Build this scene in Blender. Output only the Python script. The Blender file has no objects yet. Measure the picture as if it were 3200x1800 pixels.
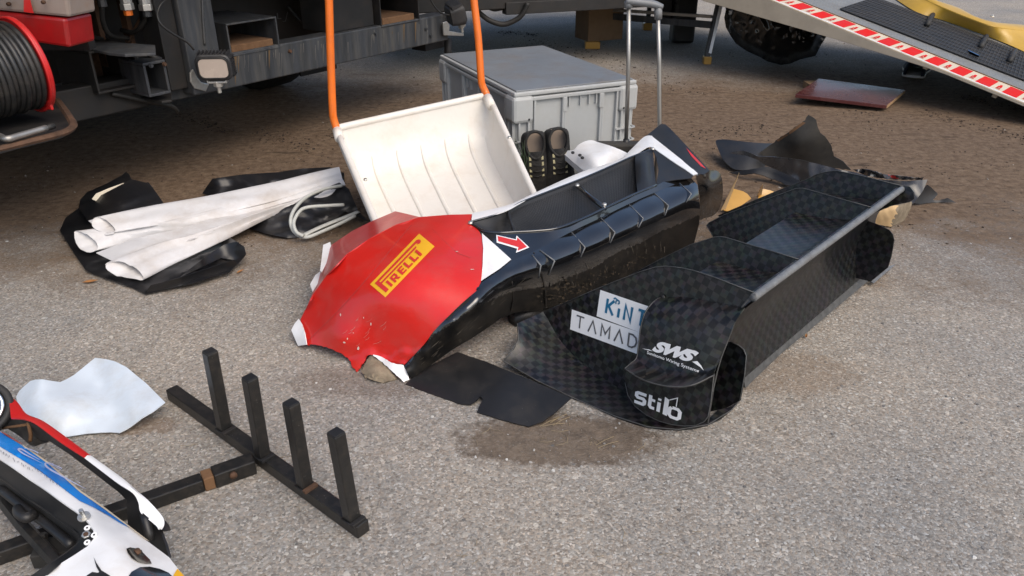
import bpy, bmesh, math, random
import numpy as np
from mathutils import Vector, Matrix, noise
from mathutils.geometry import delaunay_2d_cdt
from mathutils.bvhtree import BVHTree
random.seed(7)
R = math.radians
scene = bpy.context.scene
col = scene.collection
# ------------------------------------------------------------------ camera, light, exposure
F, CX, CY = 2400.0, 1600.0, 900.0            # focal length and centre in photograph pixels
H, PIT = 1.45, R(27.5)                       # eye height, pitch
CP, SP = math.cos(PIT), math.sin(PIT)
cam = bpy.data.cameras.new('camera')
cam_o = bpy.data.objects.new('camera', cam); col.objects.link(cam_o)
cam_o.location = (0, 0, H); cam_o.rotation_euler = (R(90) - PIT, 0, 0)
cam.sensor_width = 36; cam.lens = 36 * F / 3200; cam.clip_start = .05; cam.clip_end = 400
scene.camera = cam_o
world = bpy.data.worlds.new('World'); scene.world = world; world.use_nodes = True
wn = world.node_tree.nodes; wl = world.node_tree.links
for n in list(wn): wn.remove(n)
SUN_EL, SUN_AZ = R(50), R(142)               # azimuth from +Y clockwise (towards +X)
sky = wn.new('ShaderNodeTexSky'); sky.sky_type = 'NISHITA'; sky.sun_disc = False
sky.sun_elevation = SUN_EL; sky.sun_rotation = SUN_AZ; sky.dust_density = 2.5; sky.air_density = 1.0
bg = wn.new('ShaderNodeBackground'); bg.inputs['Strength'].default_value = .11
wo = wn.new('ShaderNodeOutputWorld')
wl.new(sky.outputs[0], bg.inputs[0]); wl.new(bg.outputs[0], wo.inputs[0])
sun = bpy.data.lights.new('sun', 'SUN'); sun.energy = 1.35; sun.angle = R(55); sun.color = (1, .90, .76)
sun_o = bpy.data.objects.new('sun', sun); col.objects.link(sun_o)
sd = Vector((math.sin(SUN_AZ) * math.cos(SUN_EL), math.cos(SUN_AZ) * math.cos(SUN_EL), math.sin(SUN_EL)))
sun_o.rotation_euler = sd.to_track_quat('Z', 'Y').to_euler(); sun_o.location = sd * 20
vs = scene.view_settings
scene.display_settings.display_device = 'sRGB'
vs.view_transform = 'Standard'; vs.look = 'None'; vs.gamma = 1; vs.use_curve_mapping = False
vs.exposure = 0.8

# ------------------------------------------------------------------ measuring helpers
O = Vector((0, 0, H))
def ray(x, y):
    u, v = (x - CX) / F, (y - CY) / F
    return Vector((u, CP - v * SP, -SP - v * CP))
def G(x, y, z=0.0):
    d = ray(x, y); return O + d * ((z - H) / d.z)
def AY(x, y, Y):
    d = ray(x, y); return O + d * (Y / d.y)
def PL(x, y, p, n):
    d = ray(x, y); return O + d * ((p - O).dot(n) / d.dot(n))
def PR(x, y, zc):
    return O + ray(x, y) * zc
def depth(p):
    q = p - O; return q.y * CP - q.z * SP
def V(*a): return Vector(a)

# ------------------------------------------------------------------ materials
def new_mat(name):
    m = bpy.data.materials.new(name); m.use_nodes = True
    nt = m.node_tree; b = nt.nodes['Principled BSDF']
    return m, nt, b
def N(nt, t, **k):
    n = nt.nodes.new(t)
    for a, v in k.items():
        if a.startswith('i_'): n.inputs[a[2:].replace('_', ' ')].default_value = v
        else: setattr(n, a, v)
    return n
def c4(c): return (c[0], c[1], c[2], 1)
def mixc(nt, fac, a, b, mode='MIX'):
    n = nt.nodes.new('ShaderNodeMix'); n.data_type = 'RGBA'; n.blend_type = mode
    for i, v in ((0, fac), (6, a), (7, b)):
        if hasattr(v, 'is_linked') or hasattr(v, 'links'): nt.links.new(v, n.inputs[i])
        else: n.inputs[i].default_value = v if i == 0 else c4(v)
    return n.outputs[2]
def ramp(nt, src, stops):
    n = nt.nodes.new('ShaderNodeValToRGB'); e = n.color_ramp.elements
    while len(e) < len(stops): e.new(.5)
    for k, (p, c) in enumerate(stops):
        e[k].position = p; e[k].color = c4(c) if hasattr(c, '__len__') else (c, c, c, 1)
    nt.links.new(src, n.inputs[0]); return n.outputs[0]
def mth(nt, op, a, b=None, clamp=False):
    n = nt.nodes.new('ShaderNodeMath'); n.operation = op; n.use_clamp = clamp
    for i, v in ((0, a), (1, b)):
        if v is None: continue
        if hasattr(v, 'links'): nt.links.new(v, n.inputs[i])
        else: n.inputs[i].default_value = v
    return n.outputs[0]
def M(name, c, rough=.5, metal=0.0, var=.12, vs_=6, dirt=None, damt=.4, ds=5, bump=0.0, bs=150, coat=0.0, speck=0.0, streak=False, spec=.5, c2=None):
    """coloured surface with broad mottling, optional dirt patches, streaks and fine relief"""
    m, nt, b = new_mat(name); L = nt.links
    tc = N(nt, 'ShaderNodeTexCoord'); co = tc.outputs['Object']
    if streak:
        mp = N(nt, 'ShaderNodeMapping'); mp.inputs['Scale'].default_value = (1, 1, .08)
        L.new(co, mp.inputs[0]); cs = mp.outputs[0]
    else: cs = co
    n1 = N(nt, 'ShaderNodeTexNoise', i_Scale=vs_, i_Detail=6, i_Roughness=.6); L.new(cs, n1.inputs[0])
    k = ramp(nt, n1.outputs[0], [(.3, 1 - var), (.7, 1 + var)])
    base = mixc(nt, 1.0, c, k, 'MULTIPLY')
    if c2 is not None:
        n5 = N(nt, 'ShaderNodeTexNoise', i_Scale=vs_ * .6, i_Detail=4); L.new(co, n5.inputs[0])
        base = mixc(nt, ramp(nt, n5.outputs[0], [(.45, 0), (.6, 1)]), base, c2)
    rr = rough
    if dirt is not None:
        n2 = N(nt, 'ShaderNodeTexNoise', i_Scale=ds, i_Detail=8, i_Roughness=.68); L.new(cs, n2.inputs[0])
        f = mth(nt, 'MULTIPLY', ramp(nt, n2.outputs[0], [(.46, 0), (.72, 1)]), damt)
        base = mixc(nt, f, base, dirt)
        rr = mth(nt, 'ADD', mth(nt, 'MULTIPLY', f, .5), rough, True)
    if speck > 0:
        n3 = N(nt, 'ShaderNodeTexVoronoi', i_Scale=90); L.new(co, n3.inputs[0])
        s = mth(nt, 'MULTIPLY', ramp(nt, n3.outputs['Distance'], [(.06, 1), (.12, 0)]), speck)
        n4 = N(nt, 'ShaderNodeTexNoise', i_Scale=9, i_Detail=3); L.new(co, n4.inputs[0])
        s = mth(nt, 'MULTIPLY', s, ramp(nt, n4.outputs[0], [(.5, 0), (.62, 1)]))
        base = mixc(nt, s, base, (.32, .3, .27))
    L.new(base, b.inputs['Base Color'])
    if hasattr(rr, 'links'): L.new(rr, b.inputs['Roughness'])
    else:
        nr = ramp(nt, n1.outputs[0], [(.3, max(0, rough * .75)), (.7, min(1, rough * 1.25))]); L.new(nr, b.inputs['Roughness'])
    b.inputs['Metallic'].default_value = metal
    b.inputs['Specular IOR Level'].default_value = spec
    b.inputs['Coat Weight'].default_value = coat; b.inputs['Coat Roughness'].default_value = .06
    if bump > 0:
        nb = N(nt, 'ShaderNodeTexNoise', i_Scale=bs, i_Detail=5); L.new(co, nb.inputs[0])
        bp = N(nt, 'ShaderNodeBump', i_Strength=bump, i_Distance=.004)
        L.new(nb.outputs[0], bp.inputs['Height']); L.new(bp.outputs[0], b.inputs['Normal'])
    return m
def M_carbon(name, dust=.3, size=.023, lo=(.0075, .0075, .008), hi=(.029, .0285, .0285), rough=.33):
    m, nt, b = new_mat(name); L = nt.links
    uv = N(nt, 'ShaderNodeUVMap')
    nz = N(nt, 'ShaderNodeTexNoise', i_Scale=3, i_Detail=4); L.new(uv.outputs[0], nz.inputs[0])
    ck = N(nt, 'ShaderNodeTexChecker', i_Scale=1 / size); L.new(uv.outputs[0], ck.inputs['Vector'])
    ck.inputs['Color1'].default_value = c4(lo); ck.inputs['Color2'].default_value = c4(hi)
    vo = N(nt, 'ShaderNodeTexVoronoi', i_Scale=1 / size); vo.distance = 'CHEBYCHEV'; vo.inputs['Randomness'].default_value = 0; L.new(uv.outputs[0], vo.inputs[0])
    tint = mixc(nt, .35, (1, 1, 1), vo.outputs['Color'])
    base = mixc(nt, 1.0, ck.outputs[0], tint, 'MULTIPLY')
    n2 = N(nt, 'ShaderNodeTexNoise', i_Scale=7, i_Detail=8, i_Roughness=.7); L.new(uv.outputs[0], n2.inputs[0])
    f = mth(nt, 'MULTIPLY', ramp(nt, n2.outputs[0], [(.47, 0), (.78, 1)]), dust)
    base = mixc(nt, f, base, (.075, .062, .05))
    L.new(base, b.inputs['Base Color'])
    rg = mth(nt, 'ADD', mth(nt, 'MULTIPLY', n2.outputs[0], .35), rough - .17); L.new(rg, b.inputs['Roughness'])
    b.inputs['Specular IOR Level'].default_value = .45
    bp = N(nt, 'ShaderNodeBump', i_Strength=.08, i_Distance=.002)
    L.new(n2.outputs[0], bp.inputs['Height']); L.new(bp.outputs[0], b.inputs['Normal'])
    return m
def M_islands(name, stops, rough=.85):
    m, nt, b = new_mat(name)
    g = N(nt, 'ShaderNodeNewGeometry')
    nt.links.new(ramp(nt, g.outputs['Random Per Island'], stops), b.inputs['Base Color'])
    b.inputs['Roughness'].default_value = rough
    return m

def M_ground():
    m, nt, b = new_mat('worn_asphalt'); L = nt.links
    tc = N(nt, 'ShaderNodeTexCoord'); co = tc.outputs['Object']
    wz = N(nt, 'ShaderNodeTexNoise', i_Scale=60, i_Detail=2); L.new(co, wz.inputs[0])
    wa = N(nt, 'ShaderNodeVectorMath', operation='SCALE'); wa.inputs['Scale'].default_value = .012; L.new(wz.outputs['Color'], wa.inputs[0])
    wv = N(nt, 'ShaderNodeVectorMath', operation='ADD'); L.new(co, wv.inputs[0]); L.new(wa.outputs[0], wv.inputs[1])
    cw = wv.outputs[0]
    v1 = N(nt, 'ShaderNodeTexVoronoi', i_Scale=165); L.new(cw, v1.inputs[0])
    v2 = N(nt, 'ShaderNodeTexVoronoi', i_Scale=44); L.new(cw, v2.inputs[0])
    s1 = N(nt, 'ShaderNodeSeparateColor'); L.new(v1.outputs['Color'], s1.inputs[0])
    s2 = N(nt, 'ShaderNodeSeparateColor'); L.new(v2.outputs['Color'], s2.inputs[0])
    fine = ramp(nt, s1.outputs[0], [(0, (.17, .154, .136)), (.25, (.25, .229, .203)), (.6, (.302, .277, .245)), (.85, (.35, .323, .288)), (1, (.49, .46, .42))])
    warm = ramp(nt, s1.outputs[1], [(0, (1.06, .99, .93)), (.5, (1, 1, 1)), (1, (.95, 1.0, 1.05))])
    fine = mixc(nt, 1.0, fine, warm, 'MULTIPLY')
    chip = mth(nt, 'MULTIPLY', ramp(nt, s2.outputs[0], [(.885, 0), (.89, 1)]), ramp(nt, v2.outputs['Distance'], [(.30, 1), (.36, 0)]))
    chipc = ramp(nt, s2.outputs[1], [(0, (.30, .28, .25)), (.5, (.41, .38, .335)), (1, (.56, .53, .48))])
    base = mixc(nt, mth(nt, 'MULTIPLY', chip, .8), fine, chipc)
    lg = N(nt, 'ShaderNodeTexNoise', i_Scale=1.1, i_Detail=5, i_Roughness=.6); L.new(co, lg.inputs[0])
    base = mixc(nt, 1.0, base, ramp(nt, lg.outputs[0], [(.3, (.80, .83, .87)), (.7, (1.15, 1.10, 1.03))]), 'MULTIPLY')
    # soil: a band of brown earth under the vehicles, thinning towards the open asphalt
    sx = N(nt, 'ShaderNodeSeparateXYZ'); L.new(co, sx.inputs[0])
    dn = N(nt, 'ShaderNodeTexNoise', i_Scale=1.7, i_Detail=9, i_Roughness=.66); L.new(co, dn.inputs[0])
    dn2 = N(nt, 'ShaderNodeTexNoise', i_Scale=22, i_Detail=7, i_Roughness=.7); L.new(co, dn2.inputs[0])
    dw = mth(nt, 'MULTIPLY', mth(nt, 'SUBTRACT', dn.outputs[0], .5), 2.2)
    dw = mth(nt, 'ADD', dw, mth(nt, 'MULTIPLY', mth(nt, 'SUBTRACT', dn2.outputs[0], .5), 1.1))
    yy = mth(nt, 'ADD', sx.outputs[1], dw)
    xx = mth(nt, 'MULTIPLY', mth(nt, 'MAXIMUM', sx.outputs[0], 0.0), -.06)
    yy = mth(nt, 'ADD', yy, xx)
    def sstep(v, a, bb):
        n = N(nt, 'ShaderNodeMapRange'); n.interpolation_type = 'SMOOTHSTEP'
        n.inputs[1].default_value = a; n.inputs[2].default_value = bb; L.new(v, n.inputs[0]); return n.outputs[0]
    mask = mth(nt, 'MULTIPLY', sstep(yy, 2.45, 3.55), mth(nt, 'SUBTRACT', 1.0, sstep(yy, 5.9, 7.6)))
    # stained patch beside the broken splitter and rusty run-off along the wing edge
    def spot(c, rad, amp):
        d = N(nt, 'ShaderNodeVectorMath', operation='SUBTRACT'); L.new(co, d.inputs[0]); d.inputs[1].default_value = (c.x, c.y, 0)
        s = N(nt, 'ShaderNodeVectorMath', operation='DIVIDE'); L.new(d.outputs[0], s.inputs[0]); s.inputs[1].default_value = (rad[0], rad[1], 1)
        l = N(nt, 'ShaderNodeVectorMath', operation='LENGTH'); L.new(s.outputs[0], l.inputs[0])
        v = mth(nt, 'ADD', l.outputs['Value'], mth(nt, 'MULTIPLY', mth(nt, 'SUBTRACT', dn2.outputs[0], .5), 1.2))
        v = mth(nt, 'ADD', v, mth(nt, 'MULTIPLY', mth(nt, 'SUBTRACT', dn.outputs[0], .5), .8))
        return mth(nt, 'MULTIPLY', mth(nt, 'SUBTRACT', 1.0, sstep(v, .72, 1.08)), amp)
    soil = ramp(nt, dn2.outputs[0], [(.2, (.034, .018, .008)), (.42, (.10, .060, .032)), (.58, (.148, .094, .054)), (.8, (.235, .165, .105))])
    base = mixc(nt, mth(nt, 'MULTIPLY', mask, ramp(nt, dn2.outputs[0], [(.25, .96), (.8, .8)])), base, soil)
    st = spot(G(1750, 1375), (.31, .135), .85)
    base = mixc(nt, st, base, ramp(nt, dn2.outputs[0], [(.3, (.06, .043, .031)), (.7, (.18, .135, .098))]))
    st2 = spot(G(2420, 1160), (.30, .16), .32)
    base = mixc(nt, st2, base, (.16, .095, .045))
    st3 = spot(G(1150, 1190), (.28, .10), .35)
    base = mixc(nt, st3, base, (.10, .066, .045))
    st4 = spot(G(440, 1330), (.14, .05), .5)
    base = mixc(nt, st4, base, (.16, .10, .06))
    # dark litter trails left by tyres
    wv2 = N(nt, 'ShaderNodeTexNoise', i_Scale=5, i_Detail=8, i_Roughness=.75)
    mp = N(nt, 'ShaderNodeMapping'); mp.inputs['Rotation'].default_value = (0, 0, R(25)); mp.inputs['Scale'].default_value = (.5, 2.6, 1)
    L.new(co, mp.inputs[0]); L.new(mp.outputs[0], wv2.inputs[0])
    tr = mth(nt, 'MULTIPLY', ramp(nt, wv2.outputs[0], [(.57, 0), (.66, 1)]), mth(nt, 'MULTIPLY', mask, .75))
    base = mixc(nt, tr, base, (.028, .018, .012))
    L.new(base, b.inputs['Base Color'])
    b.inputs['Roughness'].default_value = .9; b.inputs['Specular IOR Level'].default_value = .25
    hgt = mth(nt, 'ADD', mth(nt, 'MULTIPLY', v1.outputs['Distance'], -.6), mth(nt, 'MULTIPLY', s1.outputs[2], .35))
    hgt = mth(nt, 'ADD', hgt, mth(nt, 'MULTIPLY', chip, .4))
    hgt = mth(nt, 'ADD', hgt, mth(nt, 'MULTIPLY', dn2.outputs[0], mth(nt, 'MULTIPLY', mask, 3.0)))
    bp = N(nt, 'ShaderNodeBump', i_Strength=.55, i_Distance=.005); L.new(hgt, bp.inputs['Height']); L.new(bp.outputs[0], b.inputs['Normal'])
    return m

MT = dict(
    ground=M_ground(),
    red=M('red_vinyl_wrap', (.60, .018, .012), .3, var=.10, vs_=4, dirt=(.30, .10, .08), damt=.22, ds=9, coat=.35),
    redplain=M('red_paint', (.52, .014, .014), .38, dirt=(.2, .1, .08), damt=.25, coat=.2),
    red_tape=M('red_reflective', (.60, .010, .005), .6, var=.06, spec=.15),
    white=M('white_paint', (.80, .80, .80), .32, var=.04, dirt=(.45, .36, .26), damt=.35, ds=7, coat=.3),
    sheet=M('opal_plastic', (.66, .73, .80), .4, var=.06, dirt=(.40, .37, .32), damt=.55, ds=6),
    scoop=M('white_scoop_plastic', (.72, .685, .63), .42, var=.04, dirt=(.42, .32, .22), damt=.34, ds=6, bump=.12, bs=60),
    tarp=M('white_pvc_sheeting', (.60, .59, .59), .5, var=.07, dirt=(.33, .25, .17), damt=.5, ds=4, bump=.25, bs=20),
    blacktarp=M('black_pvc_sheeting', (.010, .010, .0115), .36, var=.2, dirt=(.07, .055, .04), damt=.14, ds=7, bump=.12, bs=24),
    gloss=M('gloss_black_lacquer', (.0055, .0055, .006), .10, var=.2, dirt=(.06, .048, .034), damt=.08, ds=12, coat=1.0, speck=.12, spec=.8),
    grime=M('grimy_black_underside', (.0095, .009, .0088), .34, var=.3, dirt=(.11, .088, .066), damt=.34, ds=14, speck=.3),
    satin=M('satin_black_plastic', (.012, .012, .013), .45, var=.25, dirt=(.085, .07, .055), damt=.2, ds=9, speck=.25),
    rubber=M('black_rubber', (.013, .013, .013), .62, var=.2, dirt=(.09, .075, .06), damt=.3, ds=9),
    steelblk=M('chipped_black_steel', (.013, .0125, .012), .38, var=.3, dirt=(.11, .085, .062), damt=.2, ds=45, bump=.15, bs=80, speck=.6),
    truckgrey=M('weathered_dark_steel', (.036, .039, .044), .5, var=.4, vs_=28, dirt=(.15, .135, .11), damt=.38, ds=18, streak=True, bump=.15, bs=60),
    truckdark=M('matt_black_steel', (.011, .0105, .0105), .6, var=.35, dirt=(.05, .036, .026), damt=.35, ds=8),  # near-black steel, darker than the grey of the crossbeam
    rust=M('rusty_steel', (.085, .042, .022), .8, var=.4, vs_=14, dirt=(.03, .019, .013), damt=.8, ds=9, bump=.4, bs=90),
    rustlight=M('pale_rusted_plate', (.165, .085, .038), .8, var=.35, vs_=12, dirt=(.055, .032, .02), damt=.75, ds=12, bump=.3, bs=80),
    alu=M('brushed_aluminium', (.40, .385, .36), .42, .85, var=.12, dirt=(.2, .18, .15), damt=.3, ds=8),
    zinc=M('zinc_plated', (.55, .55, .53), .35, .8, var=.15, dirt=(.25, .17, .1), damt=.4, ds=25),
    orange=M('orange_handle', (.74, .155, .012), .32, var=.08, dirt=(.45, .1, .02), damt=.3, ds=18, coat=.3),
    crate=M('grey_crate_plastic', (.40, .41, .405), .45, var=.07, dirt=(.2, .165, .13), damt=.3, ds=6, bump=.06, bs=60),
    lid=M('shaded_lid_plastic', (.165, .175, .185), .42, var=.12, vs_=3, dirt=(.15, .11, .075), damt=.45, ds=4),  # darker than the crate body, shade on the lid put into its colour
    darkrib=M('dark_grey_plastic', (.025, .025, .027), .5, var=.2, dirt=(.09, .07, .055), damt=.3),
    lens=M('frosted_lamp_lens', (.47, .39, .33), .25, var=.08, coat=.6),
    cable=M('black_cable', (.017, .017, .017), .42, var=.15, dirt=(.08, .065, .05), damt=.35, ds=20),
    carbon=M_carbon('chequered_carbon'),
    carbonshade=M_carbon('shaded_carbon', dust=.08, lo=(.004, .004, .0045), hi=(.015, .015, .016), rough=.36),  # darker copy of the carbon, shade put into the weave colours
    carbonedge=M('pale_carbon_edge', (.065, .065, .064), .5, var=.35, vs_=40),  # lighter grey drawn along the carbon edges
    carbontube=M('worn_grey_tube', (.15, .155, .16), .42, var=.25, vs_=18, dirt=(.08, .07, .06), damt=.5, ds=20),
    yellow=M('yellow_decal', (.80, .42, .02), .35, var=.03),
    reddecal=M('red_decal', (.60, .03, .03), .35, var=.03),
    whitedecal=M('white_decal', (.80, .80, .80), .4, var=.03),
    tealdecal=M('teal_decal', (.01, .13, .25), .4, var=.05),
    greydecal=M('grey_decal', (.10, .10, .105), .4, var=.05),
    blue=M('blue_paint', (.010, .24, .70), .25, var=.06, c2=(.03, .16, .52), coat=.4),
    palebl=M('pale_swirl', (.45, .50, .70), .3, var=.05),
    maroon=M('maroon_film_plywood', (.085, .022, .022), .25, var=.15, coat=.25, dirt=(.14, .1, .08), damt=.3),
    plyedge=M('plywood_edge', (.30, .19, .10), .8, var=.25, vs_=30),
    ramp=M('ramp_cream_paint', (.46, .40, .31), .5, var=.06, dirt=(.25, .2, .15), damt=.3),
    deck=M('ramp_tread_plate', (.235, .235, .225), .5, .3, var=.1, dirt=(.13, .11, .09), damt=.35, ds=5, bump=.5, bs=45),
    cream=M('cream_reflective', (.62, .52, .38), .45, var=.04),
    gold=M('gold_paint', (.50, .30, .035), .38, 0, var=.06, coat=.25, dirt=(.22, .13, .03), damt=.25),
    honey=M('yellowed_plastic', (.48, .26, .05), .35, var=.1, coat=.3),
    belly=M('dull_black_belly', (.006, .0058, .0058), .34, var=.3, dirt=(.085, .068, .05), damt=.22, ds=16, speck=.25, spec=.22),
    bagfilm=M('shiny_black_film', (.009, .009, .009), .16, var=.2, dirt=(.09, .07, .045), damt=.25, ds=7, coat=.4),
    meshwire=M('grey_mesh_wire', (.05, .05, .05), .4, .3),
    wood=M('raw_pale_wood', (.56, .39, .21), .8, var=.12, vs_=10, dirt=(.3, .22, .14), damt=.35, spec=.2),
    brokenwood=M('crumbling_core', (.22, .18, .13), .95, var=.3, vs_=30, bump=.25, bs=120, spec=.1),
    card=M('brown_cardboard', (.185, .115, .062), .85, var=.1, dirt=(.1, .06, .035), damt=.4),
    cord=M('pale_cord', (.46, .47, .44), .5, var=.08, dirt=(.25, .2, .15), damt=.3),
    shoe=M('dark_camouflage_knit', (.010, .0095, .0095), .8, var=.3, vs_=60, c2=(.019, .017, .014), bump=.5, bs=260),
    insole=M('tan_insole', (.22, .17, .13), .85, var=.2),
    lace=M('pale_lace_loop', (.42, .38, .22), .7),
    navy=M('navy_fabric', (.018, .026, .05), .8, var=.2),
    khaki=M('matt_grey_board', (.026, .024, .021), .75, var=.3, vs_=14, dirt=(.11, .095, .075), damt=.4),
    skirt=M('grey_sheen_plastic', (.030, .030, .032), .25, var=.3, vs_=7, coat=.35, dirt=(.1, .08, .06), damt=.35),
    leaf=M('dead_leaf', (.26, .115, .035), .8, var=.25, vs_=60),
    straw=M('dry_straw', (.24, .185, .11), .8),
    chips=M_islands('stone_chips', [(0, (.10, .095, .09)), (.35, (.19, .18, .17)), (.7, (.31, .295, .275)), (.92, (.42, .41, .385)), (1, (.58, .57, .54))]),
    clods=M_islands('soil_clods', [(0, (.025, .016, .011)), (.6, (.06, .04, .027)), (.9, (.12, .088, .06)), (1, (.32, .29, .25))]),
    headglass=M('dark_lamp_glass', (.05, .06, .07), .08, var=.2, coat=1),
    chrome=M('chrome', (.7, .7, .7), .15, 1.0, var=.05),
    amber=M('amber_fitting', (.45, .19, .03), .4),
    clearlens=M('dusty_clear_lens', (.26, .215, .19), .35, var=.12, dirt=(.25, .14, .07), damt=.45, ds=10, coat=.3),
    redlens=M('dusty_red_lens', (.30, .009, .010), .3, var=.15, dirt=(.10, .03, .022), damt=.5, ds=8, coat=.3),
    dullpink=M('faded_red_paint', (.33, .075, .065), .4, var=.1),
    bolt=M('bright_bolt', (.62, .60, .55), .35, .7, var=.1),
)

# ------------------------------------------------------------------ object helpers
ORG = {}
def tag(o, label=None, cat=None, group=None, kind=None):
    if label: o['label'] = label
    if cat: o['category'] = cat
    if group: o['group'] = group
    if kind: o['kind'] = kind
    return o
def thing(name, loc, label, cat, group=None):
    o = bpy.data.objects.new(name, None); col.objects.link(o)
    o.location = loc; o.empty_display_size = .05
    ORG[o] = Vector(loc); return tag(o, label, cat, group)
def org(o):
    while o is not None:
        if o in ORG: return ORG[o]
        o = o.parent
    return Vector((0, 0, 0))
def link(name, me, mats, parent=None, smooth=True, solid=0, bevel=0, offset=-1.0):
    for m in (mats if isinstance(mats, (list, tuple)) else [mats]): me.materials.append(m)
    if smooth:
        for p in me.polygons: p.use_smooth = True
    o = bpy.data.objects.new(name, me); col.objects.link(o)
    if parent is not None: o.parent = parent
    if solid:
        s = o.modifiers.new('thickness', 'SOLIDIFY'); s.thickness = solid; s.offset = offset
        if smooth:
            e = o.modifiers.new('crisp_edges', 'EDGE_SPLIT'); e.split_angle = R(55); e.use_edge_sharp = False
    if bevel:
        bv = o.modifiers.new('bevel', 'BEVEL'); bv.width = bevel; bv.segments = 2; bv.limit_method = 'ANGLE'; bv.angle_limit = R(40)
        bv.harden_normals = False
    return o
class MB:
    def __init__(s): s.v = []; s.f = []; s.uv = {}
    def add(s, vs, fs):
        k = len(s.v); s.v += [Vector(p) for p in vs]; s.f += [tuple(i + k for i in f) for f in fs]; return s
    def box(s, c, ax, ay, az):
        """centre and three half-axis vectors"""
        c = Vector(c); vs = [c + ax * i + ay * j + az * k for i in (-1, 1) for j in (-1, 1) for k in (-1, 1)]
        fs = [(0, 1, 3, 2), (4, 6, 7, 5), (0, 4, 5, 1), (2, 3, 7, 6), (0, 2, 6, 4), (1, 5, 7, 3)]
        if ax.cross(ay).dot(az) < 0: fs = [f[::-1] for f in fs]
        return s.add(vs, fs)
    def prism(s, poly, vec):
        """closed polygon (3-D points) pushed along vec"""
        n = len(poly); a = [Vector(p) for p in poly]; b = [p + vec for p in a]
        nrm = Vector((0, 0, 0))
        for i in range(n): nrm += a[i].cross(a[(i + 1) % n])
        fs = [tuple(range(n)), tuple(range(2 * n - 1, n - 1, -1))] + [((i + 1) % n, i, n + i, n + (i + 1) % n) for i in range(n)]
        if nrm.dot(vec) > 0: fs = [f[::-1] for f in fs]
        return s.add(a + b, fs)
    def tube(s, pts, r, seg=8, caps=True, closed=False, squash=1.0):
        pts = [Vector(p) for p in pts]; n = len(pts); up = None; rings = []
        for i, p in enumerate(pts):
            if closed: t = (pts[(i + 1) % n] - pts[i - 1])
            else: t = pts[min(i + 1, n - 1)] - pts[max(i - 1, 0)]
            t.normalize()
            if up is None:
                up = Vector((0, 0, 1)) if abs(t.z) < .9 else Vector((1, 0, 0))
            up = (up - t * up.dot(t)).normalized(); sd_ = t.cross(up)
            rr = r[i] if hasattr(r, '__len__') else r
            rings.append([p + (sd_ * math.cos(2 * math.pi * k / seg) + up * math.sin(2 * math.pi * k / seg) * squash) * rr for k in range(seg)])
        vs = [q for g in rings for q in g]; fs = []
        for i in range(n if closed else n - 1):
            j = (i + 1) % n
            for k in range(seg):
                fs.append((i * seg + k, i * seg + (k + 1) % seg, j * seg + (k + 1) % seg, j * seg + k))
        if caps and not closed:
            fs.append(tuple(range(seg - 1, -1, -1))); fs.append(tuple((n - 1) * seg + k for k in range(seg)))
        return s.add(vs, fs)
    def disc(s, c, axis, r, h, seg=16):
        a = axis.normalized(); return s.tube([c, c + a * h], r, seg)
    def grid(s, rows, flip=False):
        nu, nv = len(rows), len(rows[0]); fs = []
        for i in range(nu - 1):
            for j in range(nv - 1):
                q = (i * nv + j, i * nv + j + 1, (i + 1) * nv + j + 1, (i + 1) * nv + j)
                fs.append(q[::-1] if flip else q)
        return s.add([p for r_ in rows for p in r_], fs)
    def facing(s):
        t = 0
        for f in s.f:
            a, b, c = (s.v[i] for i in f[:3]); n = (b - a).cross(c - a); t += 1 if n.dot(O - a) > 0 else -1
        if t < 0: s.f = [f[::-1] for f in s.f]
        return s
    def build(s, name, mat, parent=None, smooth=True, solid=0, bevel=0, offset=-1.0, uvf=None):
        o0 = org(parent); me = bpy.data.meshes.new(name)
        me.from_pydata([p - o0 for p in s.v], [], s.f); me.update()
        if uvf:
            l = me.uv_layers.new(name='UVMap')
            for lp in me.loops: l.data[lp.index].uv = uvf(s.v[lp.vertex_index])
        return link(name, me, mat, parent, smooth, solid, bevel, offset)
def crom(p, n=6, closed=False):
    """Catmull-Rom through points (tuples or Vectors)"""
    p = [np.array(q, float) for q in p]; m = len(p); out = []
    for i in range(m if closed else m - 1):
        a = p[i - 1] if (closed or i > 0) else p[0] * 2 - p[1]
        b = p[i]; c = p[(i + 1) % m]
        d = p[(i + 2) % m] if (closed or i + 2 < m) else c * 2 - b
        for k in range(n):
            t = k / n
            out.append(.5 * (2 * b + (c - a) * t + (2 * a - 5 * b + 4 * c - d) * t * t + (3 * b - a - 3 * c + d) * t ** 3))
    if not closed: out.append(p[-1])
    return out
def cromV(p, n=6, closed=False): return [Vector(q) for q in crom(p, n, closed)]
def patch(ctrl, nu=5, nv=5):
    rows = [crom(r_, nv) for r_ in ctrl]
    cols = [crom([rows[i][j] for i in range(len(rows))], nu) for j in range(len(rows[0]))]
    return [[Vector(cols[j][i]) for j in range(len(cols))] for i in range(len(cols[0]))]
class TPS:
    """thin-plate height field over photograph pixels"""
    def __init__(s, c, reg=1e-4):
        c = np.array(c, float); s.p = c[:, :2] / 300.0; n = len(c)
        d = np.linalg.norm(s.p[:, None] - s.p[None], axis=2)
        K = np.where(d > 0, d * d * np.log(d + 1e-12), 0) + np.eye(n) * reg
        P = np.c_[np.ones(n), s.p]; A = np.zeros((n + 3, n + 3)); A[:n, :n] = K; A[:n, n:] = P; A[n:, :n] = P.T
        s.w = np.linalg.solve(A, np.r_[c[:, 2], 0, 0, 0])
    def __call__(s, x, y):
        q = np.array([x, y]) / 300.0; d = np.linalg.norm(s.p - q, axis=1)
        k = np.where(d > 0, d * d * np.log(d + 1e-12), 0)
        return float(k @ s.w[:-3] + s.w[-3] + s.w[-2] * q[0] + s.w[-1] * q[1])
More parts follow.
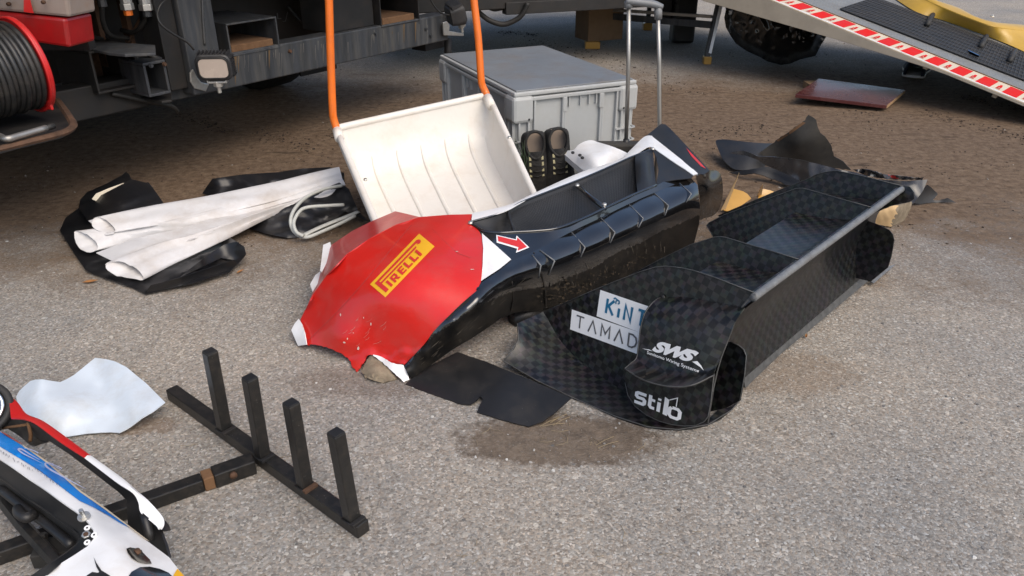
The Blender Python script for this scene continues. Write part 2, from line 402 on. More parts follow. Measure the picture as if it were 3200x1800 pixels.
def inside(x, y, poly):
    r_ = False; n = len(poly)
    for i in range(n):
        x1, y1 = poly[i][:2]; x2, y2 = poly[i - 1][:2]
        if (y1 > y) != (y2 > y) and x < (x2 - x1) * (y - y1) / (y2 - y1) + x1: r_ = not r_
    return r_
def resample(poly, step, torn=0):
    out = []; n = len(poly)
    for i in range(n):
        a, b = np.array(poly[i][:2], float), np.array(poly[(i + 1) % n][:2], float)
        k = max(1, int(np.linalg.norm(b - a) / step))
        for j in range(k):
            q = a + (b - a) * j / k
            if torn and j: q = q + np.array([random.uniform(-1, 1), random.uniform(-1, 1)]) * torn
            out.append(q)
    return out
def sheet(name, outline, ctrl, mat, parent=None, step=16, smooth_edge=0, solid=.004, torn=0, pos=None, zf=None, holes=(), uvscale=None, smooth=True, zmin=.002, mats=None, matf=None, reg=1e-4):
    """curved sheet: outline in photograph pixels, heights from the control points (x, y, z)"""
    tps = TPS(ctrl, reg) if ctrl is not None else None
    ol = crom([q[:2] for q in outline], smooth_edge, True) if smooth_edge else outline
    ol = resample(ol, step * .8, torn)
    hs = [resample(crom([q[:2] for q in h], 5, True), step * .8) for h in holes]
    pts = [Vector((q[0], q[1])) for q in ol]; ed = [(i, (i + 1) % len(ol)) for i in range(len(ol))]
    for h in hs:
        k = len(pts); pts += [Vector((q[0], q[1])) for q in h]; ed += [(k + i, k + (i + 1) % len(h)) for i in range(len(h))]
    xs = [q[0] for q in ol]; ys = [q[1] for q in ol]
    edge_pts = np.array([[p.x, p.y] for p in pts])
    y = min(ys) + step * .5; row = 0
    while y < max(ys):
        x = min(xs) + step * (.25 if row % 2 else .75)
        while x < max(xs):
            if inside(x, y, ol) and not any(inside(x, y, h) for h in hs) and np.min(np.linalg.norm(edge_pts - [x, y], axis=1)) > step * .45:
                pts.append(Vector((x, y)))
            x += step
        y += step * .87; row += 1
    vs2, _, fs, *_ = delaunay_2d_cdt(pts, ed, [], 1, 1e-5)
    tri = []
    for f in fs:
        cx = sum(vs2[i].x for i in f) / 3; cy = sum(vs2[i].y for i in f) / 3
        if inside(cx, cy, ol) and not any(inside(cx, cy, h) for h in hs): tri.append(tuple(f))
    P = []
    for q in vs2:
        if pos: p = pos(q.x, q.y)
        else:
            z = tps(q.x, q.y)
            if zf: z += zf(q.x, q.y)
            p = G(q.x, q.y, max(zmin, z))
        P.append(p)
    out = []
    for f in tri:
        a, b, c = (P[i] for i in f)
        out.append(f if (b - a).cross(c - a).dot(O - a) > 0 else f[::-1])
    o0 = org(parent); me = bpy.data.meshes.new(name)
    me.from_pydata([p - o0 for p in P], [], out); me.update()
    l = me.uv_layers.new(name='UVMap')
    for lp in me.loops:
        p = P[lp.vertex_index]
        l.data[lp.index].uv = uvscale(p) if uvscale else (p.x, p.y)
    o = link(name, me, mats or mat, parent, smooth, solid)
    if matf:
        for pl in me.polygons:
            c = sum((vs2[i] for i in pl.vertices), Vector((0, 0))) / len(pl.vertices)
            pl.material_index = matf(c.x, c.y)
    BV[o] = BVHTree.FromPolygons(P, out)
    return o
BV = {}
def bvh_of(mb): return BVHTree.FromPolygons(mb.v, mb.f)
def homog(q):
    """unit square (0,0)(1,0)(1,1)(0,1) -> four pixel corners BL BR TR TL"""
    s = [(0, 0), (1, 0), (1, 1), (0, 1)]; A = []; B = []
    for (u, v), (x, y) in zip(s, q):
        A += [[u, v, 1, 0, 0, 0, -u * x, -v * x], [0, 0, 0, u, v, 1, -u * y, -v * y]]; B += [x, y]
    h = np.linalg.solve(np.array(A, float), np.array(B, float))
    return lambda u, v: ((h[0] * u + h[1] * v + h[2]) / (h[6] * u + h[7] * v + 1), (h[3] * u + h[4] * v + h[5]) / (h[6] * u + h[7] * v + 1))
def onto(x, y, bvhs, lift):
    d = ray(x, y).normalized(); best = None
    for b in bvhs:
        loc, nrm, i, dist = b.ray_cast(O, d)
        if loc is not None and (best is None or dist < best[2]): best = (loc, nrm, dist)
    if best is None: return None
    loc, nrm, _ = best
    if nrm.dot(d) > 0: nrm = -nrm
    return loc + nrm * lift
def flat_mesh(polys, step):
    """2-D polygons -> triangulated points with interior points so that they can follow a curve"""
    P = []; T = []; K = []
    for pk, poly in enumerate(polys):
        ol = resample(poly, step); pts = [Vector((q[0], q[1])) for q in ol]
        ed = [(i, (i + 1) % len(ol)) for i in range(len(ol))]
        xs = [q[0] for q in ol]; ys = [q[1] for q in ol]; arr = np.array([[q[0], q[1]] for q in ol])
        y = min(ys) + step * .5
        while y < max(ys):
            x = min(xs) + step * .5
            while x < max(xs):
                if inside(x, y, ol) and np.min(np.linalg.norm(arr - [x, y], axis=1)) > step * .4: pts.append(Vector((x, y)))
                x += step
            y += step
        vs2, _, fs, *_ = delaunay_2d_cdt(pts, ed, [], 1, 1e-6)
        k = len(P); P += [(q.x, q.y) for q in vs2]; K += [pk] * len(vs2)
        for f in fs:
            cx = sum(vs2[i].x for i in f) / 3; cy = sum(vs2[i].y for i in f) / 3
            if inside(cx, cy, ol): T.append(tuple(i + k for i in f))
    return P, T, K
def decal(name, polys, targets, mat, parent, quad=None, lift=.0012, step=12, tri=None):
    """polygons (pixels, or the unit square when quad is given) laid onto the target surfaces"""
    bv = [BV[t] if t in BV else t for t in targets]
    P, T, K = (tri[0], tri[1], [0] * len(tri[0])) if tri else flat_mesh(polys, step)
    if quad: h = homog(quad); P = [h(*p) for p in P]
    W = [onto(p[0], p[1], bv, lift + .00012 * k) for p, k in zip(P, K)]
    o0 = org(parent); vs_ = []; mp = {}; fs = []
    for f in T:
        if any(W[i] is None for i in f): continue
        a, b, c = (W[i] for i in f)
        if max((a - b).length, (b - c).length) > .2: continue
        ids = []
        for i in f:
            if i not in mp: mp[i] = len(vs_); vs_.append(W[i] - o0)
            ids.append(mp[i])
        if (b - a).cross(c - a).dot(O - a) < 0: ids = ids[::-1]
        fs.append(tuple(ids))
    me = bpy.data.meshes.new(name); me.from_pydata(vs_, [], fs); me.update()
    return link(name, me, mat, parent, True)
def strokes(lines, w):
    """poly-lines -> quads (with small overlaps at the corners kept apart in separate polygons)"""
    out = []
    for ln in lines:
        n = len(ln); L_, R_ = [], []
        for i in range(n):
            p = np.array(ln[i], float)
            d0 = np.array(ln[i], float) - np.array(ln[max(i - 1, 0)], float); d1 = np.array(ln[min(i + 1, n - 1)], float) - p
            if i == 0: d0 = d1
            if i == n - 1: d1 = d0
            d0 = d0 / (np.linalg.norm(d0) + 1e-9); d1 = d1 / (np.linalg.norm(d1) + 1e-9)
            t = d0 + d1; t = t / (np.linalg.norm(t) + 1e-9); nn = np.array([-t[1], t[0]])
            k = w / 2 / max(.45, nn @ np.array([-d0[1], d0[0]]))
            L_.append(tuple(p + nn * k)); R_.append(tuple(p - nn * k))
        for i in range(n - 1): out.append([L_[i], L_[i + 1], R_[i + 1], R_[i]])
    return out
def text_tri(body, bold=0.0, shear=0.0, spacing=1.0):
    cu = bpy.data.curves.new('lettering', 'FONT'); cu.body = body; cu.offset = bold; cu.shear = shear; cu.space_character = spacing
    cu.resolution_u = 4
    o = bpy.data.objects.new('lettering', cu); col.objects.link(o)
    dg = bpy.context.evaluated_depsgraph_get(); me = bpy.data.meshes.new_from_object(o.evaluated_get(dg))
    bm = bmesh.new(); bm.from_mesh(me); bmesh.ops.triangulate(bm, faces=bm.faces[:])
    P = [(v.co.x, v.co.y) for v in bm.verts]; T = [tuple(v.index for v in f.verts) for f in bm.faces]
    bm.free(); bpy.data.objects.remove(o); bpy.data.curves.remove(cu); bpy.data.meshes.remove(me)
    x0 = min(p[0] for p in P); x1 = max(p[0] for p in P); y0 = min(p[1] for p in P); y1 = max(p[1] for p in P)
    return [((p[0] - x0) / (x1 - x0), (p[1] - y0) / (y1 - y0)) for p in P], T
UP = Vector((0, 0, 1))
def nz(x, y, s_, k=0): return noise.noise(V(x / s_, y / s_, k))

# ================================================================== the setting
mb = MB()
# one ground sheet, finely cut near the camera and reaching past the horizon
for (x0, x1, y0, y1) in ((-150, 150, -60, 300),):
    mb.grid([[V(x0, y0, 0), V(x1, y0, 0)], [V(x0, y1, 0), V(x1, y1, 0)]], True)
g = mb.build('ground', MT['ground'], None, False); tag(g, kind='structure')

def stones(name, n, area, smin, smax, flat, mat, dens=None, sink=.45):
    mb = MB(); k = 0
    while k < n:
        p = area()
        if p is None: continue
        if dens and random.random() > dens(p): continue
        s = smin + (smax - smin) * random.random() ** 4
        a = random.uniform(0, 6.28); el = random.uniform(.55, 1); q = random.randint(5, 6)
        top = []; bot = []
        for i in range(q):
            t = a + 6.283 * i / q + random.uniform(-.3, .3); r_ = s * random.uniform(.75, 1.1)
            dx, dy = math.cos(t) * r_, math.sin(t) * r_ * el
            ca, sa = math.cos(a), math.sin(a); dx, dy = dx * ca - dy * sa, dx * sa + dy * ca
            bot.append(V(p.x + dx, p.y + dy, -.001)); top.append(V(p.x + dx * .7, p.y + dy * .7, s * flat * random.uniform(.7, 1.2)))
        vs_ = bot + top
        fs = [tuple(range(q, 2 * q))] + [(i, (i + 1) % q, q + (i + 1) % q, q + i) for i in range(q)]
        mb.add(vs_, fs); k += 1
    o = mb.build(name, mat, None, False); return tag(o, kind='stuff')
def near_area():
    p = G(random.uniform(-60, 3260), 1800 - 1250 * random.random() ** .8)
    return p
o = stones('stone_chips', 4200, lambda: G(random.uniform(-60, 3260), 1850 - 1150 * random.random() ** .75), .002, .0085, .28, MT['chips'])
o['label'] = 'pale stone chips worn out of the grey asphalt surface'
def clod_dens(p):
    return max(0, min(1, (p.y - 2.7) / 1.2)) * (.35 + .65 * (noise.noise(V(p.x * 1.7, p.y * 1.7, 3)) > .05))
o = stones('soil_clods', 5200, lambda: G(random.uniform(-60, 3260), random.uniform(110, 780)), .002, .0095, .55, MT['clods'], clod_dens)
o['label'] = 'crumbs of brown soil and grit strewn below the vehicles'

trails = [((1660, 130), (1900, 190), 22), ((1900, 190), (2200, 300), 26), ((2880, 350), (3230, 440), 14), ((3000, 300), (3230, 350), 10), ((780, 400), (980, 470), 22), ((1000, 430), (1250, 380), 14), ((560, 350), (720, 420), 18), ((2500, 255), (2750, 380), 30), ((1680, 110), (1560, 100), 6), ((2150, 420), (2400, 400), 18)]
def trail_pt():
    a, b_, w_ = random.choice(trails); t = random.random()
    return G(a[0] + (b_[0] - a[0]) * t + random.gauss(0, w_), a[1] + (b_[1] - a[1]) * t + random.gauss(0, w_ * .55))
o = stones('litter_trail', 2600, trail_pt, .0025, .0125, .5, M_islands('dark_litter', [(0, (.016, .010, .007)), (.7, (.04, .024, .014)), (1, (.09, .06, .038))]))
o['label'] = 'dark crumbly litter in trails across the brown soil'
# ================================================================== the truck on the left
B0, B1 = G(231, 385, .45), G(1385, 128, .45)
tb = (B1 - B0); tlen = tb.length; tb.normalize(); tn = V(tb.y, -tb.x, 0)      # along the rear beam, and outwards (towards us)
if tn.y > 0: tn = -tn
def W(x, y, off=0.0): return PL(x, y, B0 + tn * off, tn)
truck = thing('truck', V(*( (B0 + tb * 1.3 - tn * 1.5).xy), 0), 'dark lorry rear with a weathered steel crossbeam and box sections above the shovel', 'truck')
def tpart(mb, name, mat, parent=truck, bevel=.004, smooth=False, label=None):
    o = mb.build(name, mat, parent, smooth, bevel=bevel)
    if label: o['label'] = label
    return o
def tbox(s0, s1, z0, z1, o0, o1, mb=None):
    """box in truck axes: along the beam, height, offset outwards"""
    c = B0 + tb * ((s0 + s1) / 2) + tn * ((o0 + o1) / 2); c.z = (z0 + z1) / 2
    return (mb or MB()).box(c, tb * ((s1 - s0) / 2), tn * ((o1 - o0) / 2), UP * ((z1 - z0) / 2))
def S(x, y, off=0): return (W(x, y, off) - B0).dot(tb)
def Z(x, y, off=0): return W(x, y, off).z
bz0, bz1 = .45, .637
SB = S(534, 300)
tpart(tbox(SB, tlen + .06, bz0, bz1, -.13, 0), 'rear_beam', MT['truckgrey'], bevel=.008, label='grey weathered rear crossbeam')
tpart(tbox(-1.4, SB - .001, bz0, bz1 - .03, -.13, -.004), 'beam_extension', MT['truckdark'], bevel=.008, label='darker left end of the crossbeam')  # left end of the same beam in a darker steel
tpart(tbox(-1.4, tlen + .10, bz0 + .01, bz0 + .03, -.17, -.132), 'beam_lip', MT['rust'])
tpart(tbox(-1.6, tlen + .2, .98, 1.3, -6.5, -.02), 'load_bed', MT['truckdark'])
tpart(tbox(-1.6, tlen + .2, 1.3, 2.9, -6.5, .42), 'body_box', MT['truckgrey'])  # out of view; overhang added to shade the beam and lamps
tpart(tbox(-1.6, tlen - .35, .52, .98, -.62, -.58), 'inner_panel', MT['truckdark'], label='dark panel behind the crossbeam')  # near-black backing behind the beam
tpart(tbox(-1.6, tlen - .6, .30, .9, -3.2, -3.1), 'shade_axle_block', MT['truckdark'])  # block added far under the bed to darken the ground there
for s_ in (-.55, tlen - .62):
    c = B0 + tb * s_ - tn * 1.55; c.z = .50
    wq = MB().disc(c, tb, .50, .30, 32).build('rear_wheel', MT['rubber'], truck, bevel=.03)
    MB().disc(c + tb * .301, tb, .27, .004, 24).build('wheel_rim', MT['truckdark'], wq)
tpart(tbox(tlen - .66, tlen - .30, .20, .98, -.86, -.84), 'mudflap', MT['rubber'])
tpart(tbox(-1.6, -1.56, .15, .98, -6.5, -.6), 'shade_skirt', MT['truckdark'])  # out-of-view panel added to keep light out from the left
tpart(tbox(-1.56, tlen + .2, .12, .98, -6.5, -6.4), 'shade_bulkhead', MT['truckdark'])  # added end panel closing off light from the far end
for s_ in (.35, 1.55):
    tpart(tbox(s_, s_ + .14, .62, .98, -5.5, -.64), 'chassis_rail', MT['truckdark'])
bp0 = BVHTree.FromPolygons([V(*(B0 + tb * a).xy, z) + tn * .0004 for a, z in ((SB + .01, bz0 + .004), (tlen + .05, bz0 + .004), (tlen + .05, bz1 - .009), (SB + .01, bz1 - .009))], [(0, 1, 2, 3)])
st1, st2 = [], []
for (x, y0, n_, w_) in ((735, 172, 95, 5), (745, 170, 60, 3), (841, 150, 66, 3), (860, 140, 40, 4), (1262, 76, 60, 2.5), (1298, 70, 66, 2.5), (1225, 78, 30, 3)):
    st1.append([(x - w_, y0), (x + w_, y0 - 1), (x + w_ * .5, y0 + n_ * .6), (x + w_ * .2, y0 + n_), (x - w_ * .3, y0 + n_ * .8)])
for k in range(34):
    x = random.uniform(700, 1380); yt = np.interp(x, [700, 874, 1181, 1354], [172, 145, 84, 52]) + random.uniform(4, 30); n_ = random.uniform(12, 60); w_ = random.uniform(.6, 1.4)
    st2.append([(x - w_, yt), (x + w_, yt), (x + w_ * .4, yt + n_), (x - w_ * .4, yt + n_)])
decal('rust_streak', st1, [bp0], M('rust_run', (.12, .075, .035), .8), truck, lift=.0008, step=30)['kind'] = 'stuff'
decal('lime_streak', st2, [bp0], M('pale_run', (.13, .125, .115), .8), truck, lift=.0006, step=30)['kind'] = 'stuff'
# square post that carries the first work lamp
sp0, sp1 = S(540, 120), S(646, 120)
tpart(tbox(sp0, sp1, bz1 - .16, .985, -.02, .10), 'corner_post', MT['truckgrey'], bevel=.01, label='scuffed upright box post')
tpart(tbox(sp0 - .10, sp0 - .003, bz1 - .12, .985, -.10, .06), 'post_web', MT['truckdark'])
mb = MB(); c = W(630, 60, .104); a = [W(632, -20, .104), W(634, 60, .104), W(640, 140, .104)]
mb.tube(cromV(a, 10), [.006 + .0025 * ((i % 2)) for i in range(21)], 6); mb.build('weld_bead', MT['truckgrey'], truck)
def tube_box(x0, x1, ytop, ybot, off0, off1, wall, mat, name, inner=None, label=None):
    """square hollow section facing outwards; four walls"""
    s0, s1 = S(x0, (ytop + ybot) / 2, off1), S(x1, (ytop + ybot) / 2, off1); z1, z0 = Z((x0 + x1) / 2, ytop, off1), Z((x0 + x1) / 2, ybot, off1)
    mb = MB()
    tbox(s0, s1, z1 - wall, z1, off0, off1, mb); tbox(s0, s1, z0, z0 + wall, off0, off1, mb)
    tbox(s0, s0 + wall, z0 + wall, z1 - wall, off0, off1 - .001, mb); tbox(s1 - wall, s1, z0 + wall, z1 - wall, off0, off1 - .001, mb)
    o = mb.build(name, mat, truck, False, bevel=.003)
    if label: o['label'] = label
    mb = tbox(s0 + wall, s1 - wall, z0 + wall, z1 - wall, off0, off0 + .01)
    b = mb.build('section_back', MT['rust'], o, False)
    return s0, s1, z0, z1, o
tube_box(712, 872, 62, 166, -.45, .004, .010, MT['truckgrey'], 'box_section', label='large open box section right of the round lamp')
s0, s1, z0, z1, o = tube_box(1187, 1310, -40, 78, -.40, .002, .009, MT['truckdark'], 'box_section', label='open box section near the far end of the beam')
for (x0, x1, yt, yb) in ((721, 866, 112, 166), (1196, 1304, 37, 78)):
    s0, s1 = S(x0, (yt + yb) / 2, .004) + .012, S(x1, (yt + yb) / 2, .004) - .012
    zb = Z((x0 + x1) / 2, yb, .004)
    tpart(tbox(s0, s1, zb + .012, zb + .058, -.36, -.012), 'rusty_block', MT['rustlight'], bevel=.006)
tpart(tbox(S(1040, 40), S(1180, 40), bz1 + .002, .978, -.30, -.04), 'side_plate', MT['truckdark'])
s0, s1, z0, z1, o = tube_box(290, 436, 148, 285, -.30, .05, .012, MT['truckdark'], 'box_section', label='rusty open box section beside the tail lamp')
# top and bottom gusset plates of that section, and the short square stub right of it
def gplate(pts, z, th, name, mat, label=None):
    mb = MB().prism([G(x, y, z) for x, y in pts], V(0, 0, -th)); return tpart(mb, name, mat, bevel=.002, label=label)
gplate([(272, 150), (300, 133), (390, 134), (484, 140), (486, 165), (390, 170), (338, 165)], Z(360, 152, .05) + .012, .012, 'gusset_plate', MT['truckgrey'])
gplate([(300, 283), (345, 262), (505, 262), (536, 292), (536, 312), (505, 316), (360, 290)], .505, .012, 'gusset_plate', MT['truckdark'])
s0, s1, z0, z1, o = tube_box(455, 527, 190, 300, -.06, .16, .014, MT['truckgrey'], 'stub_section', label='short square stub under the post')
mb = MB().tube([W(444, 158, .05), W(480, 178, .07), W(505, 187, .09)], .013, 10); mb.build('locking_bar', MT['truckdark'], truck)
mb = MB().tube(cromV([W(350, 292, .02), W(440, 312, .03), W(530, 330, .03), (W(556, 348, .0))], 6), .012, 8); mb.build('brake_hose', MT['rubber'], truck)
# tray plate with the bent lip
TZ = W(170, 312, .02).z
mb = MB().prism([G(-120, 500, TZ), G(60, 452, TZ), G(190, 420, TZ), G(226, 402, TZ), G(231, 386, TZ), G(186, 316, TZ), G(150, 300, TZ), G(-120, 330, TZ)], V(0, 0, -.016))
tpart(mb, 'tray_plate', MT['truckdark'], bevel=.004)
lip = [G(-120, 496, TZ), G(60, 450, TZ), G(185, 419, TZ), G(222, 402, TZ), G(228, 386, TZ), G(205, 348, TZ), G(180, 314, TZ)]
mb = MB().tube(cromV(lip, 5), .016, 6, squash=.8); tpart(mb, 'tray_rim', MT['rust'], bevel=0, label='rusty rounded rim of the tray')
mb = MB().tube(cromV([G(-60, 415, TZ + .03), G(-5, 424, TZ + .03), G(20, 434, TZ + .03), G(60, 424, TZ + .03), G(145, 400, TZ + .03)], 5), .0125, 10)
mb.build('grab_bar', MT['alu'], truck)
mb = MB().tube([G(145, 400, TZ + .03), G(168, 393, TZ + .03)], .0115, 10); mb.build('bar_end', MT['rubber'], truck)
# hydraulic couplings hanging into the frame at the top
for (x, y, r_, kk) in ((270, -5, .020, 'rustlight'), (318, 0, .019, 'truckgrey'), (395, 10, .032, 'zinc'), (398, 28, .021, 'orange'), (455, 12, .036, 'zinc'), (458, 32, .022, 'truckgrey')):
    p = W(x, y, .02); mb = MB()
    mb.disc(p, V(0, 0, -1), r_, .03, 6); mb.disc(p + V(0, 0, .03), V(0, 0, -1), r_ * .85, .03, 10)
    mb.disc(p + V(0, 0, .28), V(0, 0, -1), r_ * .6, .26, 8)
    mb.build('hose_coupling', MT[kk], truck, False, bevel=.002)
for x in (240, 300, 392):
    p = W(x, 60, -.25); q = p.copy(); q.z = bz1
    MB().box(V(p.x, p.y, .82), tb * .012, tn * .03, UP * .19).build('rear_stiffener', MT['rust'], truck, False, bevel=.002)
MB().tube([W(455, 20, -.2), W(400, 135, -.2)], .008, 6).build('diagonal_rod', MT['rust'], truck)
for x, y in ((552, 200), (640, 192), (560, 235), (470, 205), (512, 200), (905, 160), (1172, 105), (1330, 90), (1345, 112), (690, 262)):
    off_ = .162 if 455 < x < 520 else .003
    p = W(x, y, off_ if x > 540 or x < 520 else .12); MB().disc(p, tn, .011, .006, 12).disc(p + tn * .006, tn, .0085, .008, 6).build('bolt_head', MT['rust'] if random.random() < .5 else MT['truckgrey'], truck, False)
for pth in ([(318, 20, .0), (322, 70, -.05), (345, 110, -.12), (400, 120, -.2)], [(270, 10, .0), (262, 60, -.05), (280, 110, -.15), (330, 125, -.25)], [(455, 30, .0), (450, 70, -.05), (420, 100, -.15), (380, 95, -.25)]):
    MB().tube(cromV([W(*q) for q in pth], 6), .012, 8).build('air_hose', MT['rubber'], truck)
MB().tube(cromV([W(900, 20, -.5), W(950, 70, -.45), W(1010, 60, -.42), W(1060, 20, -.45)], 6), .014, 8).build('air_hose', MT['rubber'], truck)
# faint lettering on the panel in the dark
pan = MB().grid([[W(560, -30, -.575), W(1130, -30, -.575)], [W(560, 200, -.575), W(1130, 200, -.575)]])
pb = bvh_of(pan)
decal('panel_lettering', strokes([[(0, 1), (0, 0), (.45, 0)]], .14) + strokes([[(1.35, 1), (.95, -.55), (.55, -.55)]], .08), [pb], MT['greydecal'], truck,
      quad=[(868, 58), (892, 56), (890, 38), (866, 40)])
# tail lamp: dusty clear band over a red band
tl = thing('tail_lamp', AY(60, 100, 3.3), 'square red and clear tail lamp of the lorry above the cable reel', 'lamp')
def lampblock(name, mat, ya, yb, parent, yfront=3.35):
    f = [(-120, ya[0]), (204, ya[1])]; fb = [(-120, yb[0]), (204 + 14, yb[1])]
    A_, B_ = AY(*f[0], yfront), AY(*f[1], yfront + .02); C_, D_ = AY(*fb[1], yfront + .02), AY(*fb[0], yfront)
    mb = MB(); back = V(.03, .17, 0)
    mb.add([A_, B_, C_, D_, A_ + back, B_ + back, C_ + back, D_ + back], [(0, 3, 2, 1), (4, 5, 6, 7), (0, 1, 5, 4), (2, 3, 7, 6), (1, 2, 6, 5), (0, 4, 7, 3)])
    return mb.build(name, mat, parent, False, bevel=.012)
lampblock('clear_lens', MT['clearlens'], (-70, -60), (22, 55), tl)
lampblock('red_lens', MT['redlens'], (25, 58), (98, 150), tl)
mb = MB().prism([AY(74, -4, 3.335), AY(92, -4, 3.335), AY(104, 42, 3.338), AY(74, 37, 3.335)], V(0, .004, 0)); mb.build('lamp_divider', MT['redplain'], tl, False)
for x, y in ((138, 6), (30, 12)):
    mb = MB().disc(AY(x, y, 3.345), V(0, -1, 0), .008, .012, 8); mb.build('lamp_screw', MT['rust'], tl)
mb = MB().box(AY(60, 60, 3.62), V(.30, 0, 0), V(0, .03, 0), UP * .13); mb.build('lamp_bracket', MT['truckdark'], tl, False)
# work lamps
def worklamp(c, fwd, up, w, h, d, lensmat, label, turned=False):
    r = thing('work_lamp', c, label, 'lamp', 'square work lamps on the lorry')
    side = fwd.cross(up).normalized(); up = side.cross(fwd).normalized()
    def rr(w_, h_, rad, z, n=5):
        pts = []
        for (sx, sy, a0) in ((1, 1, 0), (-1, 1, 90), (-1, -1, 180), (1, -1, 270)):
            for i in range(n + 1):
                a = R(a0 + 90 * i / n); pts.append(c + side * (sx * (w_ - rad) + math.cos(a) * rad) + up * (sy * (h_ - rad) + math.sin(a) * rad) + fwd * z)
        return pts
    def lofted(rings, name, mat, parent, bevel=0):
        mb = MB(); n = len(rings[0]); vs_ = [p for q in rings for p in q]; fs = []
        for i in range(len(rings) - 1):
            for k in range(n): fs.append((i * n + k, i * n + (k + 1) % n, (i + 1) * n + (k + 1) % n, (i + 1) * n + k))
        fs.append(tuple(range(n - 1, -1, -1))); fs.append(tuple((len(rings) - 1) * n + k for k in range(n)))
        return mb.add(vs_, fs).build(name, mat, parent, False, bevel=bevel)
    b = lofted([rr(w * .8, h * .8, w * .3, -d), rr(w * .9, h * .9, w * .35, -d * .7), rr(w, h, w * .42, -d * .15), rr(w, h, w * .42, 0), rr(w * .92, h * .9, w * .38, .006)], 'housing', MT['darkrib'], r)
    rim = rr(w * .84, h * .78, w * .34, .009); mb = MB().tube(rim, w * .055, 6, closed=True); mb.build('lens_rim', MT['rubber'], r)
    lofted([rr(w * .82, h * .76, w * .33, .004), rr(w * .80, h * .74, w * .32, .011)], 'lens', lensmat, r)
    for i in range(3):
        for j in range(2):
            p = c + side * (w * .48 * (i - 1)) + up * (h * .36 * (j - .5) * 1.6) + fwd * .0112
            MB().disc(p, fwd, w * .16, .0003, 12).build('reflector', MT['clearlens'] if turned else MT['lens'], r, False)
    for i in range(9):
        k = (i - 4) / 4.4
        MB().box(c + side * (k * w * .9) + up * (h * .93) - fwd * (d * .42), side * (w * .035), up * (h * .16), fwd * (d * .42)).build('cooling_fin', MT['darkrib'], r, False)
        MB().box(c + up * (k * h * .8) - side * (w * .93) - fwd * (d * .42), up * (h * .035), side * (w * .14), fwd * (d * .42)).build('cooling_fin', MT['darkrib'], r, False)
    q = c - up * (h * 1.16) - fwd * .02
    mb = MB().box(q, side * (w * .5), up * .005, fwd * .022)
    mb.box(q + up * .022 + side * (w * .52), side * .004, up * .028, fwd * .018); mb.box(q + up * .022 - side * (w * .52), side * .004, up * .028, fwd * .018)
    mb.build('bracket', MT['zinc'], r, False, bevel=.002)
    MB().disc(q + up * .004, -up, w * .28, .03, 6).build('bracket_nut', MT['bolt'], r, False, bevel=.002)
    MB().disc(q - up * .02, -up, w * .12, .04, 8).build('bracket_bolt', MT['bolt'], r, False)
    return r
lc = PL(668, 212, B0 + tn * .26, tn)
lf = (V(.10, -.97, -.10)).normalized()
worklamp(lc, lf, UP, .089, .066, .085, MT['lens'], 'square work lamp with frosted lens under the scuffed post')
mb = MB().prism([W(590, 228, .10), W(600, 215, .10), W(612, 240, .10), W(625, 256, .10), W(650, 262, .10), W(640, 285, .10), W(605, 276, .10), W(592, 255, .10)], tn * .012); mb.build('lamp_hanger', MT['zinc'], truck, False, bevel=.003)
lc2 = PL(1440, 38, B0 + tn * .05 , tn)
worklamp(lc2, (tn * .5 + tb * .85 + V(0, 0, .25)).normalized(), (UP * .9 - tb * .25).normalized(), .085, .075, .10, MT['headglass'], 'ribbed work lamp seen from behind at the far end of the beam', True)
mb = MB().prism([W(1381, 70, .03), W(1393, 66, .03), (W(1402, 80, .03)), W(1400, 96, .03), W(1446, 104, .03), W(1446, 112, .03), W(1384, 110, .03)], tn * .012); mb.build('lamp_hanger', MT['zinc'], truck, False, bevel=.003)
pth = [W(524, -10, .11), W(500, 18, .12), W(492, 50, .12), W(505, 78, .13), W(540, 105, .14), W(585, 132, .15), W(606, 155, .15)]
MB().tube(cromV(pth, 6), .006, 8).build('lamp_cable', MT['cable'], truck)
pth = [W(1340, -10, .03), W(1358, 20, .04), W(1378, 40, .05), W(1405, 48, .05)]
MB().tube(cromV(pth, 6), .006, 8).build('lamp_cable', MT['cable'], truck)
MB().tube([W(1400, 120, -.1), W(1400, 200, -.1) ], .03, 8).build('beam_foot', MT['truckdark'], truck)
tpart(tbox(tlen - .02, tlen + .25, .36, .47, -.30, -.16), 'tow_bracket', MT['truckdark'])
# cable reel on the tray
ax = V(-.56, -.83, -.06).normalized(); rc = AY(72, 204, 3.22)
reel = thing('cable_reel', V(rc.x, rc.y, .45), 'red flanged reel wound with black cable on the rusty tray', 'cable reel')
e1 = ax.cross(UP).normalized(); e2 = e1.cross(ax).normalized(); RR = .192
def ring3(c, r_, n=40): return [c + (e1 * math.cos(6.2832 * k / n) + e2 * math.sin(6.2832 * k / n)) * r_ for k in range(n)]
mb = MB(); prof = [(.05, 0), (RR * .8, 0), (RR * .97, .004), (RR, .002), (RR, -.014), (RR * .95, -.016), (.05, -.016)]
rings = [ring3(rc + ax * h, r_) for r_, h in prof]; n = 40
mb.add([p for q in rings for p in q], [(i * n + k, i * n + (k + 1) % n, ((i + 1) % 7) * n + (k + 1) % n, ((i + 1) % 7) * n + k) for i in range(7) for k in range(n)])
mb.build('flange', MT['redplain'], reel)
MB().tube(ring3(rc + ax * .002, RR - .004), .006, 8, closed=True).build('flange_rim', MT['redplain'], reel)
MB().disc(rc, ax, .10, .30, 24).build('hub', MT['rubber'], reel)
for i in range(12):
    MB().tube(ring3(rc + ax * (.018 + i * .0205), RR * .875 - .004 * (i % 3) , 36), .0115, 8, closed=True).build('cable_turn', MT['cable'], reel)
    MB().tube(ring3(rc + ax * (.028 + i * .0205), RR * .875 - .026, 36), .0115, 8, closed=True).build('cable_turn', MT['cable'], reel)
